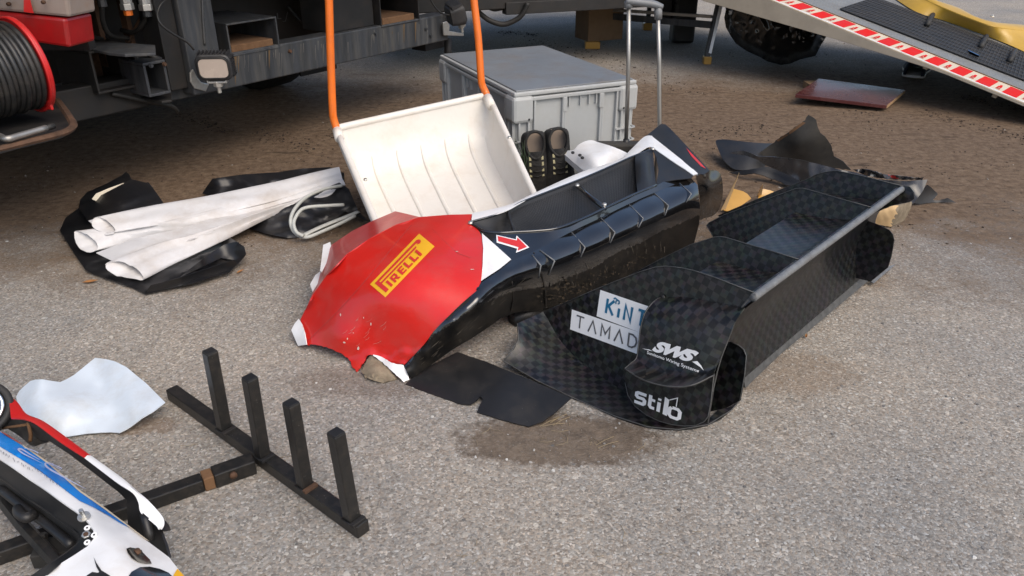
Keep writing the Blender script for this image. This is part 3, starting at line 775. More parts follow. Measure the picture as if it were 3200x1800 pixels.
mb = MB().box(rc + e1 * (RR * .55) * (1 if (e1.x > 0) else -1) - e2 * RR * .78, e1 * .02, ax * .006, e2 * .02); mb.build('flange_catch', MT['redplain'], reel, False, bevel=.004)

# ================================================================== trailer, loading ramp and things behind
tr0, tr1 = AY(1480, 35, 7.0), AY(2300, 90, 8.0)
trl = thing('trailer', V(*((tr0 + tr1) / 2).xy, 0), 'black trailer chassis in shade beyond the grey crate', 'trailer')
td = (tr1 - tr0); td.z = 0; td.normalize(); tnn = V(td.y, -td.x, 0)
c = (AY(1640, 38, 7.0)); zc_ = c.z
mb = MB().box(c + td * .9 + V(0, 0, .42) + tnn * -1.2, td * 1.9, tnn * 1.25, UP * .38); mb.build('chassis', MT['truckdark'], trl, False, bevel=.01)
mb = MB().box(c + td * .55 + V(0, 0, .045) + tnn * .02, td * .75, tnn * .05, UP * .05); mb.build('side_rail', MT['truckdark'], trl, False, bevel=.005)
MB().tube(cromV([AY(1470, 10, 6.9), AY(1495, 37, 6.9), AY(1530, 64, 6.9), AY(1573, 76, 6.9), AY(1612, 62, 6.9), AY(1634, 42, 6.9), AY(1650, 10, 6.9)], 6), .022, 10).build('hanging_hose', MT['rubber'], trl)
MB().tube(cromV([AY(1500, 10, 6.95), AY(1540, 30, 6.95), AY(1570, 28, 6.95), AY(1600, 34, 6.95), AY(1640, 10, 6.95)], 6), .014, 8).build('brake_line', MT['rubber'], trl)
# no trailer wheels are built below the chassis
# loading ramp
Ra, Rb = G(2400, 0, .66), G(3200, 327, .14)
rd = (Rb - Ra).normalized(); rw = V(-rd.y, rd.x, 0).normalized()
if rw.y < 0: rw = -rw
rn = rd.cross(rw).normalized(); rn = rn if rn.z > 0 else -rn
Ra2 = Ra - rd * 1.0; RL = (Rb - Ra).length + 1.62
rampo = thing('loading_ramp', V(*((Ra + Rb) / 2).xy, 0), 'cream loading ramp edged with red and white tape at the upper right', 'ramp')
def RP(s_, w_, h_=0.0): return Ra2 + rd * s_ + rw * w_ + rn * h_
sb = [RP(0, 0, 0)]
def onramp(x, y, h_=0.0): return PL(x, y, Ra2 + rn * h_, rn)
def rs(p): return (p - Ra2).dot(rd)
low = [(2200, 4), (2614, 124), (2821, 188), (2904, 215)]
sidep = Ra2
lowp = [PL(x, y, sidep, rw) for x, y in low]
top0, top1 = RP(0, 0, 0), RP(RL, 0, 0)
poly = [RP(0, 0, 0), lowp[0] - rd * .3 + V(0, 0, .0), *lowp, RP(rs(lowp[-1]) + .12, 0, -.012), RP(RL, 0, -.012), RP(RL, 0, 0)]
MB().prism(poly, rw * .03).build('side_beam', MT['ramp'], rampo, False, bevel=.003)
TW = .105                                     # width of the taped border
hb = .034
# border has a slanted face that carries the tape
b0 = .0; q = []
edge_hi = [(2486, 0), (3200, 282)]
hiA, hiB = onramp(2486, 0, .0125), onramp(3200, 282, .0125)
wA = (hiA - Ra2).dot(rw); wB = (hiB - Ra2).dot(rw); bw = max(.06, (wA + wB) / 2)
mb = MB().box((RP(RL / 2, bw / 2, .006)), rd * (RL / 2), rw * (bw / 2), rn * .006); mb.build('taped_border', MT['cream'], rampo, False, bevel=.002)
MB().box(RP(RL / 2, bw + .9, -.006), rd * (RL / 2), rw * .95, rn * .01).build('tread_deck', MT['deck'], rampo, False)
MB().box(RP(RL / 2, bw, .010), rd * (RL / 2), rw * .004, rn * .008).build('worn_border_edge', MT['rustlight'], rampo, False)
for i in range(6):
    MB().box(RP(.3 + i * .5, .55, -.03), rd * .015, rw * .5, rn * .014).build('cross_member', MT['ramp'], rampo, False)
tops = [RP(RL / 2 + k, bw / 2, .0126) for k in (-9, 9)]
tapebv = BVHTree.FromPolygons([RP(0, 0, .0124), RP(RL, 0, .0124), RP(RL, bw, .0124), RP(0, bw, .0124)], [(0, 1, 2, 3)])
reds = [((2417, 0), (2453, 0), (2418, -16), (2400, -16)),]
# red lozenges, equally spaced along the border
marks = [(2504, 20), (2573, 49), (2642, 77), (2713, 107), (2785, 136), (2857, 166), (2932, 197), (3007, 228), (3083, 260), (3162, 292)]
ss = [rs(onramp(x, y, .0125)) for x, y in marks]
pitch = (ss[-1] - ss[0]) / (len(ss) - 1); s00 = ss[0]
for k in range(-6, 16):
    s_ = s00 + pitch * k; w0, w1 = bw * .10, bw * .93; hw = pitch * .27; sk = pitch * .03
    if s_ < .1 or s_ > RL - .1: continue
    MB().add([RP(s_ - hw - sk, w0, .0132), RP(s_ + hw - sk, w0, .0132), RP(s_ + hw + sk, w1, .0132), RP(s_ - hw + sk, w1, .0132)], [(0, 1, 2, 3)]).build('red_lozenge', MT['red_tape'], rampo, False)
    m_ = s_ + pitch * .5; vs_ = []; fs = []; mb = MB()
    for (u, v, a, b_) in ((0, .58, .055, .13), (-.045, .47, .03, .08), (.045, .49, .03, .08), (0, .33, .085, .025), (.01, .24, .10, .014)):
        cs, cw = m_ + pitch * u + sk * (v - .5) * 1.2, bw * v
        mb.add([RP(cs - pitch * a, cw - bw * b_, .0132 + .0001 * len(mb.v)), RP(cs + pitch * a, cw - bw * b_, .0132 + .0001 * len(mb.v)), RP(cs + pitch * a * .8, cw + bw * b_, .0132 + .0001 * len(mb.v)), RP(cs - pitch * a * .8, cw + bw * b_, .0132 + .0001 * len(mb.v))], [(0, 1, 2, 3)])
    mb.build('tape_emblem', MT['red_tape'], rampo, False)
MB().add([RP(.02, bw * .03, .0129), RP(RL - .02, bw * .03, .0129), RP(RL - .02, bw * .10, .0129), RP(.02, bw * .10, .0129)], [(0, 1, 2, 3)]).build('border_strip', MT['white'], rampo, False)
# tread studs on the deck
mb = MB()
for i in range(150):
    for j in range(28):
        s_ = .1 + i * .024 + (.012 if j % 2 else 0); w_ = bw + .03 + j * .036
        if s_ > RL - .05: continue
        p = RP(s_, w_, .004); a = (rd if (i + j) % 2 else rw) * .011; b_ = (rw if (i + j) % 2 else rd) * .004
        mb.add([p - a, p - b_, p + a, p + b_, p + rn * .0022], [(0, 1, 4), (1, 2, 4), (2, 3, 4), (3, 0, 4)])
o = mb.build('tread_stud', MT['deck'], rampo, False); o['kind'] = 'stuff'
MB().prism([onramp(3024, 156, .012), onramp(3062, 176, .012), onramp(3056, 172, .04), onramp(3030, 160, .03)], rw * .02).build('blue_stop', M('blue_fitting', (.03, .10, .24), .5), rampo, False)
# grid mat lying on the ramp
mat = thing('grid_mat', V(*onramp(2900, 90, .01)), 'dark rubber grid mat lying on the grey ramp deck', 'mat')
q = [onramp(2618, 25, .014), onramp(2735, 2, .014), onramp(3330, 235, .014), onramp(3330, 300, .014)]
q = [onramp(2625, 28, .014), onramp(2735, -8, .014), onramp(3290, 200, .014), onramp(3290, 285, .014)]
MB().prism(q, rn * -.004).build('mat_base', MT['rubber'], mat, False)
mb = MB()
for i in range(61):
    t = i / 60; a = q[0].lerp(q[3], t); b_ = q[1].lerp(q[2], t)
    mb.tube([a + rn * .004, b_ + rn * .004], .003, 4)
for i in range(9):
    t = i / 8; a = q[0].lerp(q[1], t); b_ = q[3].lerp(q[2], t)
    mb.tube([a + rn * .0042, b_ + rn * .0042], .0028, 4)
o = mb.build('mat_bar', MT['darkrib'], mat, False); o['kind'] = 'stuff'
for x, y in ((2905, 62), (3072, 130), (3162, 175)):
    MB().tube([onramp(x + 10, y - 16, .03), onramp(x - 8, y + 16, .03)], .022, 8).build('mat_clamp', MT['rubber'], mat)
# gold body panel lying on the ramp
gp = thing('gold_panel', V(*onramp(3000, 60, .02)), 'glossy gold car body panel lying on the loading ramp', 'panel')
def gz(x, y, h_): return onramp(x, y, h_)
gl = [(2770, -22), (2862, 37), (2945, 62), (3028, 91), (3110, 122), (3200, 162), (3330, 225)]
gm = [(2800, -60), (2885, -4), (2965, 33), (3040, 63), (3105, 84), (3200, 97), (3330, 118)]
gt = [(2860, -60), (2905, -8), (2985, 22), (3040, 50), (3105, 70), (3200, 79), (3330, 92)]
cA, cB, cC = cromV([gz(x, y, .012) for x, y in gl], 6), cromV([gz(x, y, .105) for x, y in gm], 6), cromV([gz(x, y, .125) for x, y in gt], 6)
cols_ = []
for a, b_, c in zip(cA, cB, cC):
    nrm_ = rn * .012
    cols_.append([a, a.lerp(b_, .33) + nrm_ * .6, a.lerp(b_, .66) + nrm_ * .8, b_, b_ + (b_ - a) * .02 + rn * .004, c.lerp(b_, .5) + rn * .006, c, c + rw * .12 + rn * -.02, c + rw * .26 + rn * -.07])
o = MB().grid(cols_).build('shell', MT['gold'], gp, solid=.004)
MB().tube([p + rn * .002 for p in cB], .006, 6).build('crease', MT['gold'], gp)
c = gz(3100, 52, .15); MB().disc(c, rn, .018, .008, 14).disc(c + rn * .008, rn, .008, .008, 10).build('fastener', MT['bolt'], gp)

# trestle ladder
ld = thing('trestle', V(*G(2217, 199).xy, 0), 'aluminium trestle leg with yellow feet beside the cream ramp', 'trestle')
def strut(a, b_, w_, d_, name, mat, parent):
    a, b_ = Vector(a), Vector(b_); t = (b_ - a).normalized(); s_ = t.cross(V(0, 1, 0)).normalized(); u = s_.cross(t).normalized()
    return MB().box((a + b_) / 2, s_ * w_, u * d_, t * ((b_ - a).length / 2)).build(name, mat, parent, False, bevel=.002)
f0 = G(2206, 199); f1 = AY(2262, -60, f0.y + .12)
strut(f0 + V(0, 0, .05), f1, .022, .03, 'leg', MT['truckgrey'], ld); strut(f0 + V(.018, -.034, .10), f1 + V(.018, -.034, 0), .014, .004, 'leg_strip', MT['white'], ld)
MB().box(f0 + V(.005, 0, .035), V(.035, 0, 0), V(0, .04, 0), UP * .035).build('foot', MT['honey'], ld, False, bevel=.006)
f2 = G(2022, 93); f3 = AY(2040, -80, f2.y - .2)
strut(f2 + V(0, 0, .05), f3, .022, .03, 'leg', MT['truckgrey'], ld)
MB().box(f2 + V(0, 0, .04), V(.05, 0, 0), V(0, .05, 0), UP * .04).build('foot', MT['honey'], ld, False, bevel=.006)
a, b_ = AY(2225, 78, f0.y + .04), AY(1900, 50, f0.y + .9); strut(a, b_, .03, .012, 'brace', MT['truckgrey'], ld)
a, b_ = AY(2225, 52, f0.y + .04), AY(1900, 30, f0.y + .9); strut(a, b_, .014, .012, 'brace', MT['alu'], ld)
# cardboard box on a yellow chock
ch = G(1850, 150); MB().box(ch + V(0, 0, .035), V(.075, 0, 0), V(0, .06, 0), UP * .035).build('wooden_chock', MT['honey'], None, False, bevel=.006)
tag(bpy.data.objects['wooden_chock'], 'yellow wooden chock under the brown cardboard box', 'chock')
cb = thing('cardboard_box', ch + V(.06, .06, .07), 'tall brown cardboard box standing on a yellow chock behind the crate', 'box')
bx, by_ = V(.92, .38, 0), V(-.38, .92, 0); cc = AY(1876, 60, ch.y + .06)
hx = .19; h0 = ch.z + .0702; h1 = 1.02
MB().box(V(cc.x, cc.y + .1, (h0 + h1) / 2), bx * .20, by_ * .15, UP * ((h1 - h0) / 2)).build('carton', MT['card'], cb, False, bevel=.006)
for k in (-1, 1):
    MB().box(V(cc.x, cc.y + .1, h1 + .003) + by_ * (k * .076), bx * .2, by_ * .072, UP * .003).build('flap', MT['card'], cb, False)
# black case beside the trestle
bc = G(2135, 137)
cs_ = thing('black_case', bc, 'black upright canister standing beyond the trolley handle', 'canister')
MB().box(bc + V(0, .12, .27), V(.115, 0, 0), V(0, .12, 0), UP * .27).build('body', MT['satin'], cs_, False, bevel=.03)
MB().box(bc + V(-.2, .2, .36), V(.085, 0, 0), V(0, .08, 0), UP * .14).build('side_box', MT['satin'], cs_, False, bevel=.02)
MB().tube(cromV([bc + V(-.08, .12, .54), bc + V(-.07, .12, .60), bc + V(.07, .12, .60), bc + V(.08, .12, .54)], 4), .014, 8).build('handle', MT['satin'], cs_)
MB().box(bc + V(-.1, .12, .40), V(.02, 0, 0), V(0, .125, 0), UP * .004).build('seam', MT['rubber'], cs_, False)
# wheel wrapped in black plastic under the ramp
wc = G(2440, 203); wb = thing('wrapped_bundle', wc + V(0, .28, 0), 'crumpled black plastic bundle hanging low behind the ramp', 'bundle')
bag_ol = [(2262, -30), (2268, 31), (2263, 55), (2268, 85), (2283, 112), (2300, 137), (2334, 160), (2374, 178), (2398, 192), (2440, 203), (2470, 199), (2500, 186), (2548, 175), (2556, 160), (2566, 140), (2579, 120), (2596, 80), (2600, 20), (2590, -30)]
def bagpos(sg):
    def f(x, y):
        u, v = (x - 2430) / 165, (y - 70) / 135; r2 = min(.98, u * u * .9 + max(0, v) ** 2 * .9 if v > 0 else u * u * .9)
        d_ = .26 * math.sqrt(1 - r2) + .085 * max(0, .42 - abs(nz(x * 1.3, y * .45, 42, 3))) + .05 * max(0, .35 - abs(nz(x, y, 26, 7))) + .03 * nz(x, y, 60, 2)
        e_ = min(1, min(math.hypot(x - q[0], y - q[1]) for q in resample(bag_ol, 14)) / 26)
        return AY(x, y, 7.22 - sg * d_ * e_)
    return f
sheet('plastic_wrap', bag_ol, None, MT['bagfilm'], wb, step=7, solid=0, pos=bagpos(1))
sheet('rear_wrap', bag_ol, None, MT['bagfilm'], wb, step=16, solid=0, pos=bagpos(-1))
# shoes of someone behind the ramp
def sneaker(loc, fwd, up, L, mats, name, label, cat, group, worn=False):
    """shoe built from cross-sections, toe along fwd"""
    r_ = thing(name, loc, label, cat, group); side = fwd.cross(up).normalized(); WX = 1.5
    def P(y, x, z): return loc + fwd * (y * L) + side * (x * L * WX) + up * (z * L)
    sec = [(-.02, .085, .04, .26), (.02, .115, .04, .29), (.12, .125, .04, .27), (.25, .125, .04, .25), (.40, .125, .04, .25), (.52, .14, .04, .24), (.64, .155, .04, .20), (.78, .16, .04, .165), (.90, .135, .04, .14), (.98, .08, .045, .10), (1.0, .03, .05, .07)]
    rows = []
    for (y, w_, zb, zt) in sec:
        row = []
        for k in range(17):
            a = math.pi * k / 16; ca, sa = math.cos(a), math.sin(a)
            row.append(P(y, w_ * math.copysign(abs(ca) ** .62, ca), zb + (zt - zb) * sa ** .75))
        rows.append(row)
    rows2 = patch(rows, 3, 1)
    mu = MB().grid(rows2)
    if not worn:
        keep = []
        for f in mu.f:
            c = sum((mu.v[i] for i in f), Vector((0, 0, 0))) / len(f) - loc
            yy_, xx_, zz_ = c.dot(fwd) / L, c.dot(side) / L / WX, c.dot(up) / L
            e = ((yy_ - .12) / (.17 if yy_ < .12 else .25)) ** 2 + (xx_ / .098) ** 2
            if not (e < 1 and zz_ > .12): keep.append(f)
        mu.f = keep
    mu.build('upper', mats[0], r_, solid=.006, offset=0)
    ol = [(-.03, .07), (.02, .12), (.15, .135), (.4, .13), (.55, .15), (.75, .168), (.9, .145), (.99, .07)]
    full = [(y, x) for y, x in ol] + [(1.02, 0)] + [(y, -x) for y, x in reversed(ol)] + [(-.045, 0)]
    full = [tuple(q) for q in crom(full, 3, True)]
    MB().prism([P(y, x, .005) for y, x in full], up * (.05 * L)).build('sole', mats[1], r_, bevel=.003)
    hole = [(.12 + (.165 if math.cos(t) < 0 else .25) * math.cos(t), .096 * math.sin(t)) for t in [2 * math.pi * k / 24 for k in range(24)]]
    def zt(y): return np.interp(y, [s_[0] for s_ in sec], [s_[3] for s_ in sec])
    rim = [P(y, x, zt(y) - .01 - .035 * (abs(x) / .096) ** 2) for y, x in hole]
    if not worn:
        MB().add([P(y * .92, x * 1.05, .075) for y, x in hole], [tuple(range(len(rim)))]).build('insole', mats[2], r_, False)
        MB().tube([p + up * .004 for p in rim], .0085, 8, closed=True).build('collar', mats[0], r_)
        for k, y in enumerate((.36, .45, .54, .62)):
            for sx in (-1, 1):
                MB().box(P(y, sx * .062, zt(y) - .006), fwd * .009, side * .006, up * .004).build('lace_loop', mats[3], r_, False)
            MB().tube([P(y + .01, -.06, zt(y) - .004), P(y + .03, 0, zt(y) + .012), P(y + .01, .06, zt(y) - .004)], .0035, 6).build('lace', mats[0], r_)
        tong = [[P(.26, x, zt(.26) + .02 - abs(x) * .5) for x in (-.07, 0, .07)], [P(.36, x, zt(.36) + .018 - abs(x) * .4) for x in (-.05, 0, .05)], [P(.6, x, zt(.6) + .006 - abs(x) * .4) for x in (-.04, 0, .04)]]
        MB().grid(patch(tong, 3, 3)).build('tongue', mats[0], r_, solid=.005)
    else:
        MB().tube([P(.1, 0, .2), P(.1, 0, .42)], [.07 * L * 1.3, .07 * L * 1.5], 12).build('sock', mats[0], r_)
    return r_
p = G(2852, 243); sneaker(p, V(.5, .87, 0), UP, .46, (MT['navy'], MT['white'], MT['navy'], MT['lace']), 'shoe', 'dark blue shoe with white sole stepping behind the ramp', 'shoe', None, True)
bpy.data.objects['sock'].name = 'sock'
# red-brown board lying on blocks
bd = thing('plywood_board', V(*G(2650, 300).xy, 0), 'shiny red brown plywood board lying on the soil below the ramp', 'board')
q = [(2486, 294), (2558, 245), (2829, 281), (2771, 329)]
zt_ = (.085, .085, .05, .05)
mb = MB().prism([G(x, y, z) for (x, y), z in zip(q, zt_)], V(0, 0, -.026)); mb.build('film_face', MT['maroon'], bd, False, bevel=.002)
a, b_ = G(2771, 329, .05), G(2829, 281, .05)
MB().box((a + b_) / 2 + V(.001, -.001, -.013), (b_ - a) / 2 * .98, V(.0015, -.001, 0), UP * .011).build('ply_edge', MT['plyedge'], bd, False)
for t in (.12, .8):
    p = G(2500, 285, 0).lerp(G(2800, 320, 0), t); MB().box(p + V(.05, .12, (.085 - .035 * t - .03) / 2 - .001), V(.05, 0, 0), V(0, .08, 0), UP * ((.085 - .035 * t - .03) / 2)).build('batten', MT['plyedge'], bd, False)

# ================================================================== crate, trolley, shoes, fairing
NB, NR = AY(1612, 590, 3.95), None
ch_ = .527
c0 = G(1606, 288, ch_); c1 = G(1996, 246, ch_); c3 = G(1379, 166, ch_)
ex = (c1 - c0); cw = ex.length; ex.normalize(); ey = V(-ex.y, ex.x, 0); cl = (c3 - c0).dot(ey)
crate = thing('storage_crate', V(*(c0 + ex * cw / 2 + ey * cl / 2).xy, 0), 'large grey lidded plastic crate behind the white snow scoop', 'crate')
def CB(x0, x1, y0, y1, z0, z1, mb=None):
    c = V(*c0.xy, 0) + ex * ((x0 + x1) / 2) + ey * ((y0 + y1) / 2); c.z = (z0 + z1) / 2
    return (mb or MB()).box(c, ex * ((x1 - x0) / 2), ey * ((y1 - y0) / 2), UP * ((z1 - z0) / 2))
ins = .022; rz = ch_ - .035
CB(ins, cw - ins, ins, cl - ins, .006, rz).build('body', MT['crate'], crate, False, bevel=.012)
CB(.006, cw - .006, .006, cl - .006, ch_ - .030, ch_ - .008).build('lid', MT['crate'], crate, False, bevel=.006)
CB(.022, cw - .022, .022, cl - .022, ch_ - .0085, ch_).build('lid_panel', MT['lid'], crate, False, bevel=.006)  # lid top painted dark for its shade
CB(.002, cw - .002, .002, cl - .002, rz - .022, rz - .002).build('rim', MT['crate'], crate, False, bevel=.004)
for (x, y) in ((0, 0), (1, 0), (0, 1), (1, 1)):
    w_ = .115; x0, x1 = (-.004, w_) if x == 0 else (cw - w_, cw + .004); y0, y1 = (-.004, w_) if y == 0 else (cl - w_, cl + .004)
    CB(x0, x1, y0, y1, rz - .135, rz + .006).build('corner_cap', MT['crate'], crate, False, bevel=.018)
    px_, py_ = (x0 + .09 if x == 0 else x1 - .09), (-.0055 if y == 0 else cl + .0055)
    MB().disc(V(*c0.xy, 0) + ex * px_ + ey * py_ + V(0, 0, rz - .115), ey * (1 if y == 0 else -1), .006, .003, 8).build('rivet_hole', MT['rubber'], crate)
def ribs(n, along, fixed, name):
    for k, t in enumerate(n):
        if along == 'x': CB(t - .006, t + .006, fixed[0], fixed[1], .01, rz - .02).build(name, MT['crate'], crate, False, bevel=.003)
        else: CB(fixed[0], fixed[1], t - .006, t + .006, .01, rz - .02).build(name, MT['crate'], crate, False, bevel=.003)
fr = [.035, .09, .125, cw * .39, cw * .405, cw * .70, cw * .715, cw - .125, cw - .09, cw - .035]
ribs(fr, 'x', (.004, .024), 'front_rib')
ribs([.035, .09, .13, cl * .36, cl * .38, cl * .64, cl * .66, cl - .13, cl - .09, cl - .035], 'y', (.004, .024), 'side_rib')
ribs([.035, .13, cl * .38, cl * .64, cl - .13, cl - .035], 'y', (cw - .024, cw - .004), 'side_rib')
for (a, b_) in ((.01, .125), (cw - .125, cw - .01)):
    for z in (.26, .19, .12, .05):
        CB(a, b_, -.002, .024, z - .004, z + .004).build('corner_shelf', MT['crate'], crate, False)
        CB((-.002 if a < .1 else cw - .024), (.024 if a < .1 else cw + .002), .004, .12, z - .004, z + .004).build('corner_shelf', MT['crate'], crate, False)
for t in (.44, .53, .60, .66):
    CB(cw * t - .003, cw * t + .003, .008, .024, rz - .075, rz - .02).build('short_rib', MT['crate'], crate, False)
for t in (.40, .45, .55, .6):
    CB(.008, .024, cl * t - .003, cl * t + .003, rz - .085, rz - .02).build('short_rib', MT['crate'], crate, False)
for t in (.405, .70):
    CB(cw * t - .014, cw * t + .010, .001, .024, rz - .10, rz - .02).build('bracket_rib', MT['crate'], crate, False, bevel=.004)

# trolley
YT = 3.86
tro = thing('hand_trolley', V(*AY(2010, 470, YT).xy, 0), 'grey telescopic trolley handle standing before the crate and behind the bumper', 'trolley')
pl_ = [AY(1965, 22, YT + .03), AY(1964, 200, YT + .01), AY(1956, 447, YT)]; pr_ = [AY(2056, 30, YT + .05), AY(2060, 200, YT + .02), AY(2061, 400, YT + .01)]
for p in (pl_, pr_):
    e = p[-1].copy(); e.z = .05; q = [p[0], p[1], p[2]] + ([e] if p is pr_ else [])
    MB().tube(q, .0105, 10).build('pole', MT['alu'], tro)
e = pl_[-1].copy(); e.z = .03
MB().tube([pl_[-1] + V(0, 0, .02), e], .016, 10).build('lower_tube', MT['satin'], tro)
MB().tube(cromV([AY(1955, 2, YT + .03), AY(1990, 6, YT + .03), AY(2035, 12, YT + .045), AY(2070, 22, YT + .05)], 5), [.024, .024, .023, .023, .023, .023, .023, .023, .023, .023, .023, .023, .022, .02, .018, .016], 12, squash=.8).build('grip', MT['lid'], tro)
MB().tube([AY(2057, 24, YT + .05), AY(2057, 60, YT + .05)], .019, 10).build('grip_socket', MT['lid'], tro)
MB().tube([AY(1962, 4, YT + .03), AY(1965, 24, YT + .03)], .019, 10).build('grip_socket', MT['lid'], tro)
bp_ = (AY(1956, 447, YT) + AY(2061, 400, YT)) / 2
MB().box(V(bp_.x - .06, YT + .02, .02), V(.20, 0, 0), V(0, .09, 0), UP * .012).build('foot_plate', MT['satin'], tro, False, bevel=.004)
MB().box(V(bp_.x - .13, YT - .02, .27), V(.16, 0, 0), V(0, .04, 0), UP * .022).build('cross_plate', MT['khaki'], tro, False, bevel=.01)
MB().box(V(bp_.x - .09, YT - .0, .15), V(.02, 0, 0), V(0, .02, 0), UP * .12).build('cross_stem', MT['satin'], tro, False)

# sneakers standing on their toes against the crate
shm = (MT['shoe'], MT['rubber'], MT['insole'], MT['lace'])
for (x, yh, Y, tilt, lab) in ((1669, 425, 3.80, .0, 'dark patterned trainer propped heel up against the crate, nearer the scoop'), (1741, 415, 3.80, .06, 'dark patterned trainer propped heel up, on the trolley side of its pair')):
    hp = AY(x, yh, Y + .05); tp = AY(x + 16, yh + 215, Y - .02)
    fwd = (tp - hp).normalized(); up = V(.05 + tilt, -.95, .40); up = (up - fwd * up.dot(fwd)).normalized()
    sneaker(hp - up * .055 - fwd * .01, fwd, up, .335, shm, 'shoe', lab, 'shoe', 'pair of dark trainers against the crate')
for i in range(9):                               # blades of grass stuck beside the shoes
    pass
grass = thing('grass_sprig', AY(1632, 520, 3.66), 'thin green sprig beside the dark trainers and the scoop', 'plant')
for i in range(10):
    a = AY(1640 + random.uniform(-6, 6), 560, 3.68); b_ = AY(1640 + random.uniform(-34, 18), 470 + random.uniform(-40, 50), 3.66 + random.uniform(-.05, .02))
    MB().tube([a, a.lerp(b_, .5) + V(random.uniform(-.02, .02), 0, .01), b_], [.0025, .002, .0006], 4).build('blade', M('dull_green', (.035, .06, .025), .7) if i == 0 else bpy.data.materials['dull_green'], grass)
# white fairing behind the bumper
fa = thing('white_fairing', V(*G(1860, 490, .28).xy, 0), 'white moulded fairing piece lying behind the white edged bumper', 'fairing')
sheet('shell', [(1765, 478), (1793, 468), (1808, 452), (1830, 441), (1850, 438), (1872, 445), (1920, 460), (1968, 484), (1950, 500), (1900, 520), (1842, 542)],
      [(1765, 478, .245), (1793, 468, .275), (1830, 441, .30), (1862, 444, .30), (1965, 484, .29), (1932, 505, .27), (1835, 540, .235), (1850, 490, .30), (1900, 480, .31), (1800, 500, .25)], MT['white'], fa, step=9, smooth_edge=3, solid=.004)
mb = MB().prism([G(1763, 481, .242), G(1768, 476, .245), (G(1842, 540, .236)), G(1836, 546, .232)], V(0, .005, -.03)); mb.build('flange', MT['white'], fa, False)
for x, y in ((1790, 478), (1820, 494), (1812, 486)):
    MB().disc(G(x, y, .285), V(0, -.4, 1), .009, .004, 10).build('fixing_hole', MT['rubber'], fa)
MB().box(V(*G(1880, 500, .13).xy, .11), V(.09, 0, 0), V(0, .03, 0), UP * .105).build('back_support', MT['white'], fa, False, bevel=.02)

# ================================================================== snow scoop
TL, TR = G(1056, 405, .41), G(1524, 302, .50); LLp, RLp = G(1186, 708, .20), G(1664, 606, .27)
sh = thing('snow_shovel', V(*((TL + TR + LLp + RLp) / 4).xy, 0), 'big white snow scoop with an orange tube handle, standing behind the red bumper', 'shovel')
Wd = (TR - TL).normalized(); Sd = (((LLp - TL) + (RLp - TR)) / 2).normalized(); Dd = Wd.cross(Sd).normalized()
if Dd.z > 0: Dd = -Dd
prof = [(0, 0), (.015, .035), (.04, .085), (.075, .135), (.125, .175), (.20, .20), (.32, .205), (.5, .19), (.7, .17), (.88, .15), (1.0, .14), (1.08, .132)]
def SP_(s_, t, d, infl=0):
    a = TL.lerp(TR, s_); b_ = LLp.lerp(RLp, s_); return a.lerp(b_, t) + Dd * d
sv = [0, .004, .012, .024, .04, .06] + [i / 16 for i in range(2, 15)] + [.94, .96, .976, .988, .996, 1.0]
def dfac(s_):
    e = min(s_, 1 - s_) / .06
    return min(1, e) ** .35 if e < 1 else 1
rows = []
pc = crom([(t, d) for t, d in prof], 4)
for (t, d) in pc:
    row = []
    for s_ in sv:
        f_ = dfac(s_); ins_ = .05 * (1 - min(1, f_))
        tt = max(t, .0)
        row.append(SP_(s_, tt, d * f_))
    rows.append(row)
mb = MB().grid(rows); o = mb.build('pan', MT['scoop'], sh, solid=.006, offset=0); BV[o] = bvh_of(mb)
MB().tube(cromV([SP_(0, .03, 0), SP_(.005, .005, -.004), SP_(.02, -.006, -.006), SP_(.25, -.008, -.006), SP_(.5, -.008, -.006), SP_(.75, -.008, -.006), SP_(.98, -.006, -.006), SP_(.995, .005, -.004), SP_(1, .03, 0)], 6), .017, 10).build('back_rim', MT['scoop'], sh)
for s_ in (0, 1):
    k = -1 if s_ == 0 else 1
    MB().tube([SP_(s_, t, .0) + Wd * (.006 * k) for t in (.01, .2, .4, .6, .8, 1.0, 1.06)], .0155, 10).build('side_rim', MT['scoop'], sh)
    MB().tube([SP_(s_, t, .03) + Wd * (.012 * k) for t in (.04, .3, .6, .9)], .008, 8).build('outer_flange', MT['scoop'], sh)
def dprof(t): return float(np.interp(t, [q[0] for q in pc], [q[1] for q in pc]))
for s_ in (.17, .335, .50, .665, .83):
    ts = [.085 + i * .05 for i in range(20)]
    MB().tube([SP_(s_, t, dprof(t) - .001) for t in ts], [.003, .009] + [.0105] * 17 + [.008], 10).build('floor_rib', MT['scoop'], sh)
for (x, y) in ((1142, 563), (1592, 431)):
    s_ = 0 if x < 1300 else 1
    p = PL(x, y, SP_(s_, .5, -.014), Dd); MB().disc(p, -Dd, .0085, .006, 10).build('rim_bolt', MT['bolt'], sh)
hl = [G(1057, 418, .395), AY(1051, 398, TL.y - .005), AY(1042, 368, TL.y), AY(1039, 335, TL.y), AY(1033, 172, TL.y + .02), AY(1028, 0, TL.y + .04), AY(1026, -80, TL.y + .05)]
hr = [G(1527, 318, .485), AY(1519, 292, TR.y - .005), AY(1508, 268, TR.y), AY(1503, 240, TR.y), AY(1495, 124, TR.y + .02), AY(1481, 0, TR.y + .04), AY(1474, -80, TR.y + .05)]
for hh in (hl, hr):
    MB().tube(cromV(hh, 6), .0185, 14).build('handle_tube', MT['orange'], sh)
    MB().tube([hh[0] + Sd * .05, hh[0].lerp(hh[1], .55)], .0235, 12).build('socket', MT['scoop'], sh)
MB().tube(cromV([hl[-1], hl[-1] + (hr[-1] - hl[-1]) * .05 + V(0, 0, .06), hr[-1] + (hl[-1] - hr[-1]) * .05 + V(0, 0, .06), hr[-1]], 6), .0185, 12).build('cross_handle', MT['orange'], sh)

